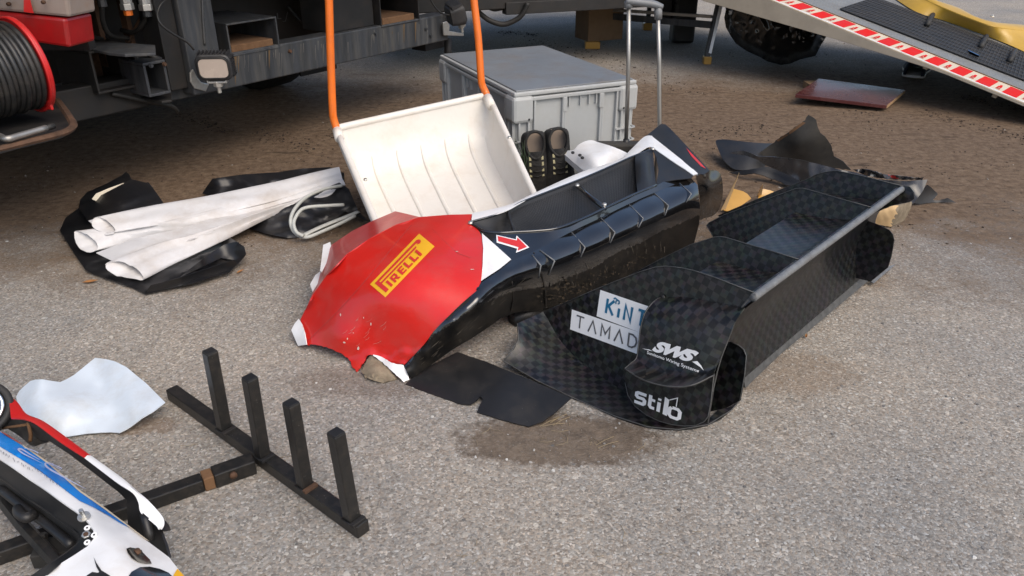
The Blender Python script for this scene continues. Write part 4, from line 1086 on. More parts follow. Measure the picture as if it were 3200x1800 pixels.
# ================================================================== sheeting bundle on the left
bt = [(187, 720), (205, 680), (246, 650), (250, 625), (272, 600), (330, 575), (380, 548), (392, 537), (402, 543), (418, 570), (464, 570), (476, 585), (498, 615), (520, 650), (640, 700), (737, 753), (762, 770), (768, 795), (750, 815), (717, 849), (600, 885), (456, 917), (380, 885), (290, 855), (266, 842), (230, 790)]
bag = sheet('black_sheeting', bt, [(187, 720, .01), (260, 640, .03), (392, 537, .13), (418, 565, .14), (460, 580, .08), (520, 650, .02), (740, 755, .06), (768, 790, .05), (717, 849, .012), (560, 890, .02), (456, 917, .005), (266, 842, .01), (350, 620, .10), (430, 620, .06), (300, 740, .04), (640, 810, .03), (500, 870, .02), (400, 850, .025), (560, 815, .018), (700, 750, .028), (640, 775, .02)], MT['blacktarp'], None, step=9, solid=.003,
             zf=lambda x, y: .009 * nz(x, y * 1.6, 60) + .022 * max(0, .35 - abs(nz(x * .5 + y * 1.4, y * .4, 60, 4))) * (1.4 if x > 560 or y < 640 else .5))
tag(bag, 'crumpled black plastic sheeting under the white folded bundle', 'sheeting', None)
for nm_, ol_, ct_ in (('fold', [(452, 916), (470, 893), (560, 868), (640, 842), (700, 822), (730, 812), (742, 826), (717, 848), (600, 884)], [(452, 916, .012), (470, 893, .05), (560, 868, .058), (640, 842, .055), (730, 812, .06), (742, 826, .03), (717, 848, .012), (600, 884, .014)]),
                      ('fold', [(560, 868), (600, 835), (660, 790), (700, 765), (738, 754), (762, 770), (768, 792), (750, 812), (728, 812), (690, 806), (640, 830)], [(560, 868, .045), (600, 835, .035), (660, 790, .075), (738, 754, .10), (768, 792, .07), (750, 812, .03), (690, 806, .045), (640, 830, .06)]),
                      ('fold', [(246, 646), (300, 618), (350, 592), (411, 560), (462, 572), (500, 618), (515, 640), (440, 655), (380, 668), (320, 690), (272, 688)], [(246, 646, .06), (411, 560, .165), (462, 572, .14), (515, 640, .07), (380, 640, .13), (320, 690, .07), (272, 688, .06), (350, 610, .145)])):
    sheet(nm_, ol_, ct_, MT['blacktarp'], bag, step=9, solid=.002, zf=lambda x, y: .010 * max(0, .3 - abs(nz(x * .5 + y * 1.2, y * .5, 40, 8))))
bag2 = sheet('black_sheeting', [(632, 604), (648, 580), (664, 558), (760, 545), (870, 538), (940, 527), (1030, 522), (1075, 540), (1080, 620), (900, 640), (700, 625)],
             [(632, 604, .02), (664, 558, .09), (870, 538, .10), (1030, 522, .10), (1080, 620, .05), (800, 620, .03)], MT['blacktarp'], None, step=11, solid=.003, zf=lambda x, y: .012 * nz(x, y * 2, 50, 9))
tag(bag2, 'flat black plastic sheet peeking out behind the white folded bundle', 'sheeting')
bag3 = sheet('black_sheeting', [(775, 712), (850, 668), (925, 632), (985, 600), (1060, 570), (1090, 590), (1120, 660), (1150, 690), (1080, 660), (1040, 690), (985, 715), (930, 742), (900, 744), (830, 730)],
             [(775, 712, .01), (925, 632, .10), (1060, 580, .12), (1120, 660, .05), (985, 715, .02), (912, 742, .005), (870, 700, .05), (1000, 650, .07)], MT['blacktarp'], None, step=9, solid=.003, zf=lambda x, y: .010 * nz(x, y * 2, 50, 5) + .02 * max(0, .35 - abs(nz(x * .6 + y * 1.5, y * .4, 50, 2))))
tag(bag3, 'black plastic bag holding a loop of pale cord beside the scoop', 'sheeting')
wt = thing('white_sheeting', V(*G(560, 720).xy, 0), 'long white sheeting folded into flattened rolls on the black plastic', 'sheeting')
def roll(top, bot, zt, zb, name, n=14, curl=1.0, ripple=.006, seed=0):
    """flattened roll of sheet open at its left end: upper and lower silhouettes in pixels with heights"""
    T = cromV([(*G(x, y, z),) for (x, y), z in zip(top, zt)], n); Bm = cromV([(*G(x, y, z),) for (x, y), z in zip(bot, zb)], n)
    rows = []; axv = (T[-1] - T[0]).normalized(); shear = .032
    for i, (a, b_) in enumerate(zip(T, Bm)):
        u = i / (len(T) - 1); c = (a + b_) / 2; h = (a - b_) / 2; d = V(0, -.4, .9).normalized(); th = h.length * .19 * curl
        row = []
        for k in range(25):
            t = -.25 + 6.5 * k / 24
            w_ = (1 + .10 * math.sin(3 * t + 5 * u + seed)) * (1 - .10 * k / 24); hk = 1 - .05 * k / 24
            p = c + h * (math.cos(t) * hk) + d * (math.sin(t) * th * w_)
            p += axv * (math.sin(t) * shear + math.sin(t * 2 + seed) * shear * .2) * math.exp(-u * 7)
            p += d * ripple * noise.noise(V(u * 4, math.cos(t) * 2.5, seed)) * 2
            p.z = max(p.z, .006); row.append(p)
        rows.append(row)
    mb = MB().grid(rows); o = mb.build(name, MT['tarp'], wt, solid=.0022, offset=0); BV[o] = bvh_of(mb); return o
r1 = roll([(295, 684), (480, 640), (640, 612), (840, 572), (1060, 522)], [(355, 727), (520, 702), (660, 675), (860, 628), (1070, 560)], (.15, .15, .15, .155, .155), (.105, .105, .11, .12, .13), 'fold', seed=1)
r2 = roll([(232, 724), (400, 706), (560, 683), (840, 610), (1060, 545)], [(296, 786), (470, 742), (640, 705), (870, 640), (1080, 580)], (.11, .11, .12, .13, .13), (.05, .06, .08, .10, .11), 'fold', curl=1.25, seed=3)
r3 = roll([(336, 824), (470, 770), (600, 735), (840, 655), (1060, 560)], [(448, 870), (560, 815), (700, 750), (900, 655), (1085, 600)], (.085, .09, .095, .11, .12), (.035, .035, .045, .08, .10), 'fold', curl=1.0, seed=6)
sheet('flat_fold', [(300, 790), (420, 745), (560, 715), (760, 650), (990, 580), (1060, 560), (1060, 590), (900, 640), (700, 715), (520, 775), (400, 812), (352, 816)], [(300, 790, .075), (560, 715, .10), (1060, 565, .12), (900, 640, .095), (520, 775, .075), (352, 816, .075)], MT['tarp'], wt, step=12, solid=.002, zf=lambda x, y: .005 * nz(x, y * 3, 60, 7))
sheet('upper_fold', [(276, 690), (300, 682), (330, 700), (350, 715), (356, 730), (330, 735), (296, 705)], [(276, 690, .125), (350, 715, .11), (330, 735, .10)], MT['tarp'], wt, step=8, solid=.002)
sheet('torn_edge', [(287, 622), (300, 605), (340, 588), (385, 572), (434, 565), (436, 570), (395, 582), (345, 605), (300, 628)], [(287, 622, .12), (340, 595, .14), (434, 567, .15)], M('ivory_strip', (.62, .55, .42), .6), wt, step=8, solid=.002)
cd = thing('cord_loop', V(*G(985, 680).xy, 0), 'pale cord looped over the black plastic at the left foot of the scoop', 'cord')
loop1 = [(1070, 580, .13), (1010, 592, .14), (955, 618, .135), (920, 655, .12), (908, 690, .09), (916, 720, .05), (938, 738, .03), (965, 740, .03), (1010, 722, .04), (1060, 700, .05), (1110, 675, .06)]
loop2 = [(1075, 640, .10), (1020, 643, .11), (960, 648, .12), (935, 662, .115), (918, 695, .085), (926, 725, .055), (948, 738, .04)]
for lp in (loop1, loop2):
    MB().tube(cromV([(*G(*q),) for q in lp], 7), .0085, 8).build('cord_strand', MT['cord'], cd)
MB().tube(cromV([(*G(*q),) for q in [(1120, 662, .05), (1070, 682, .05), (1010, 706, .045), (950, 734, .035)]], 6), .015, 6, squash=.4).build('flat_strap', MT['cord'], cd)

# ================================================================== broken bumper
bu = thing('bumper', V(*G(1650, 900, .1).xy, 0), 'broken race car bumper, red corner with yellow tyre sticker and long black mesh vents', 'bumper')
ridge = [(1312, 678, .337), (1235, 703, .326), (1154, 746, .31), (1085, 793, .282), (1021, 860, .22), (978, 920, .15), (940, 996, .07), (931, 1079, .008)]
redc = [(1400, 672, .343), (1483, 669, .34), (1330, 745, .347), (1510, 770, .328), (1270, 840, .322), (1500, 897, .288), (1200, 930, .25), (1400, 990, .22), (1140, 1010, .15), (1330, 1068, .13), (1070, 1070, .08), (1268, 1140, .04), (1085, 1115, .018), (1000, 1070, .045), (1180, 1130, .03), (1113, 1161, .006)]
red_ol = [q[:2] for q in ridge] + [(957, 1077), (990, 1079), (1021, 1085), (1045, 1095), (1063, 1103), (1085, 1117), (1096, 1130), (1103, 1150), (1113, 1161), (1124, 1150), (1141, 1126), (1147, 1112), (1158, 1108), (1190, 1116), (1222, 1135), (1245, 1136), (1263, 1140), (1290, 1114), (1325, 1076), (1355, 1036), (1405, 985), (1450, 942), (1490, 908), (1503, 880), (1509, 830), (1512, 778), (1507, 733), (1480, 705), (1466, 695), (1474, 682), (1483, 669), (1400, 671)]
def ragged(ol, y_min, x_min, x_max, amp):
    out = []; n = len(ol)
    for i, a in enumerate(ol):
        b_ = ol[(i + 1) % n]; out.append(a)
        if min(a[1], b_[1]) > y_min and x_min <= min(a[0], b_[0]) and max(a[0], b_[0]) <= x_max:
            k = int(math.hypot(b_[0] - a[0], b_[1] - a[1]) / 5)
            for j in range(1, k): out.append((a[0] + (b_[0] - a[0]) * j / k + random.uniform(-amp, amp), a[1] + (b_[1] - a[1]) * j / k + random.uniform(-amp, amp)))
    return out
red_ol = ragged(red_ol, 1070, 950, 1268, 2.6)
wr = lambda x, y: .006 * nz(x, y, 26, 3) * max(0, min(1, (y - 1060) / 50)) * (1 if 1140 < x < 1330 else .3)
red = sheet('red_shell', red_ol, ridge + redc, MT['red'], bu, step=11, solid=.0045, zf=wr, reg=.004)
side_ol = [q[:2] for q in ridge[:6]] + [(940, 997), (960, 955), (978, 911), (998, 862), (1006, 836), (1020, 800), (1036, 765), (1100, 722), (1160, 692), (1235, 660), (1270, 668)]
sidec = [(1235, 660, .29), (1270, 668, .315), (1160, 692, .24), (1100, 722, .20), (1036, 765, .15), (1006, 840, .10), (978, 911, .08), (945, 990, .055)]
side = sheet('side_shell', side_ol, ridge[:6] + sidec, MT['redplain'], bu, step=12, solid=.0045)
for pol, zz in (([(1010, 765), (1032, 756), (1036, 775), (1034, 792), (1020, 822), (1006, 850), (1000, 846), (1006, 800)], .145), ([(1000, 848), (1010, 866), (990, 890), (977, 912), (969, 888), (985, 860)], .095)):
    sheet('white_fin', pol, [(*q, zz) for q in pol], MT['white'], bu, step=8, solid=.003)
sheet('white_corner', [(933, 996), (943, 1012), (952, 1040), (958, 1077), (931, 1081), (920, 1055), (910, 1031), (920, 1012)], [(933, 996, .075), (910, 1031, .045), (931, 1081, .006), (958, 1077, .03), (950, 1035, .06)], MT['white'], bu, step=8, solid=.003)
sheet('torn_white_edge', [(1158, 1106), (1190, 1114), (1224, 1134), (1261, 1141), (1272, 1165), (1279, 1186), (1262, 1194), (1248, 1180), (1225, 1160), (1196, 1132)], [(1158, 1106, .05), (1224, 1134, .045), (1261, 1141, .042), (1279, 1186, .006), (1262, 1194, .004), (1196, 1132, .035)], MT['white'], bu, step=7, torn=1.2, solid=.004)
sheet('torn_core', [(1128, 1160), (1150, 1120), (1160, 1108), (1196, 1134), (1222, 1160), (1240, 1183), (1215, 1190), (1197, 1197), (1170, 1190), (1140, 1178)], [(1128, 1160, .01), (1158, 1108, .04), (1196, 1134, .03), (1240, 1183, .006), (1197, 1197, .003), (1180, 1160, .03)], MT['brokenwood'], bu, step=8, torn=1.5, solid=.006, zf=lambda x, y: .006 * nz(x, y, 9))
# long black body
crest = [(1265, 1143, .045), (1325, 1076, .115), (1355, 1036, .17), (1405, 985, .225), (1450, 942, .262), (1490, 908, .285), (1540, 862, .298), (1597, 818, .305), (1640, 797, .306), (1687, 776, .307), (1786, 724, .309), (1878, 680, .311), (1966, 637, .313), (2045, 602, .315), (2123, 571, .317), (2160, 557, .319)]
base_l = [(1285, 1185, .006), (1340, 1146, .03), (1400, 1103, .06), (1440, 1076, .078), (1485, 1050, .092), (1522, 1026, .10), (1562, 996, .098), (1612, 976, .088), (1655, 970, .07), (1705, 964, .055), (1815, 935, .035), (1905, 900, .025), (1995, 862, .018), (2075, 822, .012), (2140, 783, .010), (2168, 764, .010)]
blk_c = []
for (x0, y0, z0), (x1, y1, z1) in zip(crest, base_l):
    for f_, k_ in ((0, 1), (.16, .965), (.36, .83), (.58, .56), (.8, .24), (1, 0)):
        blk_c.append((x0 + (x1 - x0) * f_, y0 + (y1 - y0) * f_, z1 + (z0 - z1) * k_))
lipp = [(1469, 698), (1511, 722), (1560, 728), (1608, 726), (1680, 722), (1742, 714), (1816, 687), (1890, 652), (1985, 607), (2050, 580)]
cl_ = [tuple(q) for q in crom([c[:2] for c in crest], 4)]
blk_ol = cl_ + [(2180, 578), (2187, 640), (2185, 700), (2168, 764), (2120, 796), (2000, 858), (1900, 902), (1815, 935), (1760, 952), (1705, 964), (1655, 970), (1612, 976), (1562, 996), (1522, 1026), (1470, 1060), (1415, 1092), (1340, 1146), (1306, 1172), (1287, 1185), (1272, 1165)]
def low(x, y):                                    # grimy belly and battered lip; duller material put in for their dark reflection
    yb = np.interp(x, [1268, 1355, 1490, 1600, 1714, 1814, 1906, 1994, 2077, 2180], [1142, 1040, 950, 905, 890, 845, 800, 755, 712, 668])
    return 1 if y > yb + 6 + 8 * noise.noise(V(x / 90, 0, 1)) else 0
body = sheet('black_body', blk_ol, blk_c, None, bu, step=7, solid=.0045, mats=[MT['gloss'], MT['belly']], matf=low, reg=.0015,
             zf=lambda x, y: .0035 * nz(x, y, 55, 8) * (1 if low(x, y) else 0))
deck_ol = [(1469, 698)] + lipp[1:] + [(2075, 567), (2110, 561), (2160, 556)] + [q for q in cl_[::-1] if q[0] > 1490] + [(1488, 906), (1497, 880), (1503, 830), (1506, 778), (1500, 735)]
deck_c = [(x, y, .337) for x, y in lipp] + [(2110, 561, .328), (2160, 556, .321), (1508, 790, .322), (1502, 850, .301)] + [c for c in crest if c[0] > 1485]
deck = sheet('top_deck', deck_ol, deck_c, MT['gloss'], bu, step=11, solid=.0045, reg=.0008)
for pp, r_ in ((((1668, 790), (1690, 850), (1702, 905), (1706, 960)), .003), (((1590, 822), (1600, 880), (1602, 935), (1596, 972)), .002)):
    q = [onto(x, y, [BV[body]], .001) for x, y in pp]; q = [p for p in q if p is not None]
    if len(q) > 2: MB().tube(cromV(q, 4), r_, 6).build('moulded_rib', MT['grime'], bu)
# vents
def lip3(pp, zz): return [G(x, y, z) for (x, y), z in zip(pp, zz)]
farp = [(1472, 694), (1500, 686), (1540, 675), (1587, 657), (1631, 632), (1720, 597), (1816, 560), (1900, 524), (1978, 489), (2040, 466)]
farz = [.338, .339, .34, .342, .347, .353, .36, .367, .374, .378]
lz = [.338] + [.337] * 9
Lp = cromV(lip3(lipp, lz), 6); Fp = cromV(lip3(farp, farz), 6)
n_ = len(Lp); Fp = Fp[:n_]
rows = []
for w_, dz in ((0, -.001), (.06, -.03), (.2, -.07), (.5, -.085), (.8, -.06), (.95, -.025), (1, -.001)):
    rows.append([Lp[i].lerp(Fp[i], w_) + V(0, 0, dz * min(1, i / 14) * (1 if i < n_ - 4 else .85)) for i in range(n_)])
mb = MB().grid(rows); mb.build('vent_duct', MT['satin'], bu, solid=.003)
MB().tube([p + V(0, 0, .001) for p in Lp], .0055, 8).build('vent_rim', MT['gloss'], bu)
MB().tube([p + V(0, 0, .001) for p in Fp], .0045, 8).build('vent_rim', MT['gloss'], bu)
def LF(t, w_):
    f = t * (n_ - 1); i = min(int(f), n_ - 2); k = f - i
    return Lp[i].lerp(Lp[i + 1], k).lerp(Fp[i].lerp(Fp[i + 1], k), w_) + V(0, 0, -.014 - .02 * w_ * (1 - w_))
mb = MB()
for i in range(96):
    t = .34 + .62 * i / 95; mb.tube([LF(t, w_) for w_ in (.02, .35, .7, .99)], .0008, 3, False)
for j in range(24):
    w_ = .02 + .96 * j / 23; mb.tube([LF(.34 + .62 * k / 14, w_) for k in range(15)], .0008, 3, False)
o = mb.build('vent_mesh', MT['meshwire'], bu, False); o['kind'] = 'stuff'
MB().tube([LF(.335, 0) + V(0, 0, .01), LF(.335, .5) + V(0, 0, .004), LF(.335, 1) + V(0, 0, .01)], .006, 6).build('vent_bar', MT['satin'], bu)
a, b_ = G(1803, 578, .352), G(1891, 652, .338); MB().tube([a, (a + b_) / 2 + V(0, 0, -.004), b_], .0095, 8).build('vent_bar', MT['gloss'], bu)
rows = [[LF(.90 + .1 * k / 5, w_) + V(0, 0, .012 + .028 * math.sin(math.pi * w_) * math.sin(math.pi * min(1, k / 4))) for w_ in (0, .2, .4, .6, .8, 1)] for k in range(6)]
MB().grid(patch(rows, 2, 2)).build('vent_hood', MT['satin'], bu, solid=.003)
for (x, y, z) in ((1470, 697, .343), (1804, 580, .362), (1889, 640, .349), (2040, 466, .388)):
    MB().disc(G(x, y, z), V(0, -.35, .93), .0085, .005, 10).build('bolt', MT['bolt'], bu)
# white band above the vents and the black flank behind it
wo_ = [(1476, 668), (1540, 655), (1603, 637), (1677, 602), (1816, 540), (1932, 502), (1969, 472), (2005, 436), (2022, 426), (2038, 426)]
wi_ = [(1474, 690), (1545, 673), (1592, 656), (1664, 618), (1818, 559), (1925, 514), (1980, 488), (2012, 468), (2028, 460), (2045, 464)]
woz = [.335, .338, .34, .345, .352, .36, .366, .375, .38, .38]
wiz = [.341, .342, .345, .35, .36, .369, .375, .38, .384, .384]
wop = cromV(lip3(wo_, woz), 5); wip = cromV(lip3(wi_, wiz), 5)
MB().grid([wop, [a.lerp(b_, .5) + V(0, 0, .004) for a, b_ in zip(wop, wip)], wip]).build('white_band', MT['white'], bu, solid=.003)
wo2 = [(2038, 426), (2110, 483), (2150, 515), (2181, 542)]; wi2 = [(2045, 464), (2107, 507), (2140, 528), (2167, 547)]
w2p = cromV(lip3(wo2, [.38, .36, .348, .338]), 4); w2i = cromV(lip3(wi2, [.384, .363, .351, .34]), 4)
MB().grid([w2p, w2i], True).build('white_band', MT['white'], bu, solid=.003)
fl0 = [p + V(0, .002, -.003) for p in wop]; fl1 = [p + V(-.02, .07, -.12) for p in wop]; fl2 = [V(p.x - .03, p.y + .06, .02) for p in wop]
MB().grid([fl0, fl1, fl2]).build('rear_flank', MT['gloss'], bu, solid=.003)
sheet('inner_cheek', [(2040, 468), (2047, 466), (2107, 508), (2167, 547), (2160, 557), (2110, 562), (2075, 568), (2050, 580), (2058, 530), (2050, 490)], [(2047, 466, .381), (2107, 508, .36), (2167, 547, .338), (2110, 562, .335), (2050, 580, .335), (2055, 510, .36)], MT['satin'], bu, step=10, solid=.003)
ck = sheet('end_panel', [(2020, 424), (2066, 387), (2080, 389), (2093, 400), (2149, 459), (2190, 503), (2218, 533), (2200, 545), (2181, 543), (2150, 516), (2110, 484), (2038, 427)],
           [(2020, 424, .378), (2066, 387, .41), (2093, 400, .405), (2149, 459, .375), (2218, 533, .325), (2181, 543, .335), (2110, 484, .358), (2038, 427, .378)], MT['satin'], bu, step=10, solid=.004)
decal('red_streak', [[(2144, 462), (2188, 508), (2206, 528), (2190, 520), (2160, 488)]], [ck], MT['redplain'], bu, step=10)
decal('wood_chip_edge', [[(2100, 412), (2108, 414), (2140, 446), (2134, 446)]], [ck], MT['plyedge'], bu, step=10)
sheet('end_curl', [(2178, 548), (2200, 544), (2219, 532), (2238, 533), (2252, 544), (2259, 580), (2258, 615), (2247, 655), (2225, 676), (2200, 682), (2185, 686), (2188, 640), (2182, 585)],
      [(2178, 548, .335), (2219, 532, .325), (2245, 540, .305), (2259, 580, .24), (2258, 615, .17), (2247, 655, .08), (2200, 682, .05), (2185, 686, .05), (2188, 640, .15), (2215, 600, .23), (2182, 585, .26)], MT['gloss'], bu, step=9, smooth_edge=2, solid=.004)
# triangular fins along the crest
for T_, O_, B_ in (((1687, 780), (1733, 815), (1714, 858)), ((1786, 724), (1828, 773), (1814, 803)), ((1878, 680), (1922, 727), (1906, 759)), ((1966, 637), (2010, 683), (1994, 712)), ((2045, 602), (2089, 643), (2077, 673)), ((2123, 570), (2160, 606), (2144, 632)), ((1663, 795), (1690, 830), (1683, 868))):
    a = onto(T_[0], T_[1] + 3, [BV[body]], .001); b_ = onto(*B_, [BV[body]], .001)
    if a is None or b_ is None: continue
    o_ = PR(*O_, (depth(a) + depth(b_)) / 2 - .034); sd_ = (b_ - a).cross(o_ - a).normalized() * .006
    in_ = (a + b_) / 2 + V(-.01, .03, -.01)
    mb = MB().add([a + sd_, b_ + sd_, o_ + sd_ * .3, a - sd_, b_ - sd_, o_ - sd_ * .3], [(0, 1, 2), (5, 4, 3), (0, 2, 5, 3), (2, 1, 4, 5), (1, 0, 3, 4)])
    f = mb.build('fin', MT['gloss'], bu, False)
    MB().tube([a, o_], .0028, 6).tube([o_, b_], .0028, 6).tube([a, b_], .0022, 6).build('fin_edge', MT['carbontube'], f)
# paint, stickers, seams
decal('white_triangle', [[(1506, 731), (1552, 772), (1597, 813), (1560, 843), (1503, 881), (1506, 855), (1508, 830), (1510, 778), (1507, 750)]], [body, red, deck], MT['white'], bu, lift=.0036, step=9)
decal('arrow_outline', [[(1551, 735), (1612, 749), (1614, 737), (1654, 774), (1612, 791), (1616, 778), (1552, 759)]], [body, deck], MT['whitedecal'], bu, lift=.0014, step=8)
decal('arrow', [[(1555, 739), (1615, 753), (1617, 743), (1647, 773), (1617, 785), (1620, 774), (1557, 755)]], [body, deck], MT['reddecal'], bu, lift=.0024, step=8)
pq = [(1205, 929), (1358, 771), (1310, 731), (1157, 889)]
decal('tyre_sticker', [[(0, 0), (1, 0), (1, 1), (0, 1)]], [red], MT['yellow'], bu, quad=pq, step=.08)
w_ = .026
L_ = []
def Lt(x, segs, k=1.0): return [[(x + px * .088 * k, .14 + py * .40) for px, py in s_] for s_ in segs]
thick = .032
P_ = [[(.075, .14), (.075, .86)], ]
def poly_shift(pl, sx, sy, ox, oy): return [[(ox + x * sx, oy + y * sy) for x, y in p] for p in pl]
arc = [(math.cos(a), math.sin(a)) for a in np.linspace(-math.pi / 2, math.pi / 2, 7)]
polys = []
# the P: a tall stem whose bowl stretches over all the other letters
polys += [[(.055, .14), (.118, .14), (.118, .56), (.118, .86), (.055, .86)]]
polys += [[(.118, .86), (.118, .76), (.86, .76), (.875, .73), (.875, .70), (.86, .68), (.90, .62), (.93, .66), (.94, .73), (.93, .81), (.90, .86)]]
polys += [[(.118, .67), (.118, .59), (.80, .59), (.83, .62), (.83, .67)]]
def glyph(x, w_, segs, th=.034): return strokes([[(x + a * w_, .14 + b * .37) for a, b in s_] for s_ in segs], th)
polys += [[(.165, .14), (.205, .14), (.205, .51), (.165, .51)]]
def hb(x, a, b_, y0, y1): return [(x + a, .14 + y0 * .37), (x + b_, .14 + y0 * .37), (x + b_, .14 + y1 * .37), (x + a, .14 + y1 * .37)]
xR = .245; polys += [hb(xR, 0, .034, 0, 1), hb(xR, .034, .10, .78, 1), hb(xR, .075, .105, .52, .78), hb(xR, .034, .10, .36, .54), [(xR + .045, .14 + .36 * .37), (xR + .085, .14 + .36 * .37), (xR + .118, .14), (xR + .076, .14)]]
xE = .395; polys += [hb(xE, 0, .034, 0, 1), hb(xE, .034, .095, .8, 1), hb(xE, .034, .085, .4, .6), hb(xE, .034, .095, 0, .2)]
for xL in (.52, .64): polys += [hb(xL, 0, .034, 0, 1), hb(xL, .034, .092, 0, .22)]
polys += [hb(.76, 0, .038, 0, 1), hb(.83, 0, .038, 0, 1)][:1]
decal('sticker_lettering', polys, [red], MT['reddecal'], bu, quad=[(1205, 929), (1358, 771), (1310, 731), (1157, 889)], lift=.0022, step=.05)['kind'] = 'stuff'
seam = M('scratched_seam', (.42, .05, .045), .5)
decal('seam', strokes([[(1287, 703), (1240, 757), (1190, 820), (1142, 878), (1090, 937), (1040, 990), (960, 1068)]], 1.6), [red], seam, bu, lift=.0008, step=30)
decal('seam', strokes([[(1350, 715), (1390, 755), (1430, 792), (1470, 806)]], 1.2), [red], seam, bu, lift=.0008, step=30)
scr = M('paint_chip', (.62, .5, .44), .6)
chips = []
for (x, y, a, b_) in ((1065, 984, 2, 5), (1137, 993, 1.5, 3), (1076, 1070, 5, 3), (1120, 1088, 4, 8), (1086, 1058, 2, 4), (1428, 787, 6, 1), (1475, 843, 8, 1.2), (1105, 1040, 3, 1), (1160, 1012, 2, 6)):
    chips.append([(x + a * math.cos(t) * random.uniform(.6, 1.1), y + b_ * math.sin(t) * random.uniform(.6, 1.1)) for t in np.linspace(0, 6.28, 8)[:-1]])
decal('paint_chip', chips, [red], scr, bu, lift=.0012, step=8)['kind'] = 'stuff'
rs_ = []
for i in range(14):
    x, y = random.uniform(1060, 1200), random.uniform(1000, 1085); l = random.uniform(8, 30); a_ = random.uniform(-.9, -.3)
    rs_ += strokes([[(x, y), (x + l * .5 * math.cos(a_) + 2, y + l * .5 * math.sin(a_)), (x + l * math.cos(a_), y + l * math.sin(a_) - 2)]], random.uniform(.5, 1.1))
decal('scuff', rs_, [red], M('pale_scuff', (.50, .2, .17), .6), bu, lift=.0008, step=12)['kind'] = 'stuff'
scrs = []
for i in range(26):
    x = random.uniform(1300, 1620); y = np.interp(x, [1270, 1420, 1540, 1620], [1150, 1070, 965, 900]) + random.uniform(-25, 20); l = random.uniform(8, 34)
    scrs += strokes([[(x, y), (x + l * .7, y - l * .6 + random.uniform(-4, 4))]], random.uniform(.5, 1.3))
for i in range(22):
    x = random.uniform(1700, 2100); y = np.interp(x, [1700, 2100], [900, 740]) + random.uniform(-30, 30); l = random.uniform(5, 22)
    scrs += strokes([[(x, y), (x + random.uniform(-4, 8), y + l)]], random.uniform(.5, 1.4))
decal('scratch', scrs, [body], M('grey_scuff', (.11, .095, .075), .7), bu, lift=.0009, step=14)['kind'] = 'stuff'
mud = []
for i in range(120):
    cx_, cy_ = (random.gauss(1775, 40), random.gauss(903, 20)) if i < 66 else (random.uniform(1690, 2060), 0)
    if i >= 66: cy_ = np.interp(cx_, [1690, 2060], [930, 780]) + random.uniform(-25, 20)
    a, b_ = 1 + 8 * random.random() ** 2 * (1 if i < 66 else .6), 1 + 5 * random.random() ** 2
    mud.append([(cx_ + a * math.cos(t) * random.uniform(.5, 1.2), cy_ + b_ * math.sin(t) * random.uniform(.5, 1.2)) for t in np.linspace(0, 6.28, 11)[:-1]])
decal('dried_mud', mud, [body], M('dried_mud', (.07, .056, .041), .95, var=.4, vs_=60, spec=.1), bu, lift=.001, step=5)['kind'] = 'stuff'
MB().tube([G(1600, 1000, .02), G(1720, 960, .02)], .03, 8).build('bracket_stub', MT['satin'], bu)
sheet('lower_brace', [(1600, 968), (1700, 958), (1690, 985), (1640, 1000), (1622, 998)], [(1600, 968, .08), (1700, 958, .06), (1690, 985, .01), (1622, 998, .01)], MT['satin'], bu, step=12)

# flat torn splitter plate
sp = sheet('splitter_plate', [(1267, 1199), (1330, 1150), (1429, 1100), (1520, 1130), (1620, 1172), (1700, 1205), (1785, 1243), (1735, 1288), (1700, 1315), (1652, 1333), (1570, 1312), (1491, 1288), (1497, 1270), (1510, 1248), (1500, 1238), (1488, 1252), (1470, 1264), (1440, 1262), (1400, 1248), (1340, 1228)],
           [(1267, 1199, .004), (1429, 1100, .03), (1620, 1172, .05), (1785, 1243, .055), (1652, 1333, .006), (1491, 1288, .004), (1440, 1262, .006), (1340, 1228, .004), (1560, 1230, .035)], MT['satin'], None, step=12, torn=.8, solid=.004)
tag(sp, 'flat torn black splitter plate on the asphalt between bumper and wing', 'plate')

# ================================================================== carbon wing
ZT = .45
P1, P2 = G(1687, 978, .10), G(2130, 1335, 0); T0, T1 = G(2361, 916, ZT), G(2820, 583, ZT)
nA = (P2 - P1).cross(T0 - P1).normalized()
if nA.x > 0: nA = -nA
wdir = (T1 - T0).normalized(); av = (P2 - P1).normalized(); lv = nA.cross(av).normalized(); lv = lv if lv.z > 0 else -lv
wing = thing('rear_wing', V(*((P1 + P2 + T1) / 3).xy, 0), 'chequered carbon fibre rear wing with white sponsor stickers lying on the asphalt', 'wing')
def puv(p): return (p.dot(av), p.dot(lv))
def wplate(name, ol, off=0.0, at=None, mat='carbon', se=0, step=22, solid=.006, parent=wing, uv=puv):
    base = (P1 if at is None else at) + nA * off
    o = sheet(name, ol, None, MT[mat], parent, step=step, smooth_edge=se, solid=solid, pos=lambda x, y: PL(x, y, base, nA), uvscale=uv, smooth=False)
    return o
def PA(x, y, off=0.0, at=None): return PL(x, y, (P1 if at is None else at) + nA * off, nA)
A_ol = [(1687, 978), (1749, 953), (1840, 913), (1923, 879), (2000, 849), (2047, 835), (2075, 832), (2096, 833), (2130, 837), (2171, 846), (2240, 869), (2361, 916), (2335, 940), (2312, 966), (2298, 1000), (2287, 1032), (2270, 1075), (2254, 1115), (2240, 1165), (2229, 1214), (2220, 1270), (2212, 1322), (2130, 1332), (2047, 1311), (1952, 1226), (1865, 1181), (1798, 1123), (1740, 1050)]
A = wplate('end_plate', A_ol)
edge = lambda pts, r_=.0015: MB().tube(pts, r_, 6).build('edge_bead', MT['carbonedge'], wing)
edge([PA(x, y, .002) for x, y in A_ol[1:12]]); edge([PA(x, y, .002) for x, y in A_ol[11:22]], .0026)
Gp = [G(2495, 808, ZT), G(2724, 647, ZT), T1]
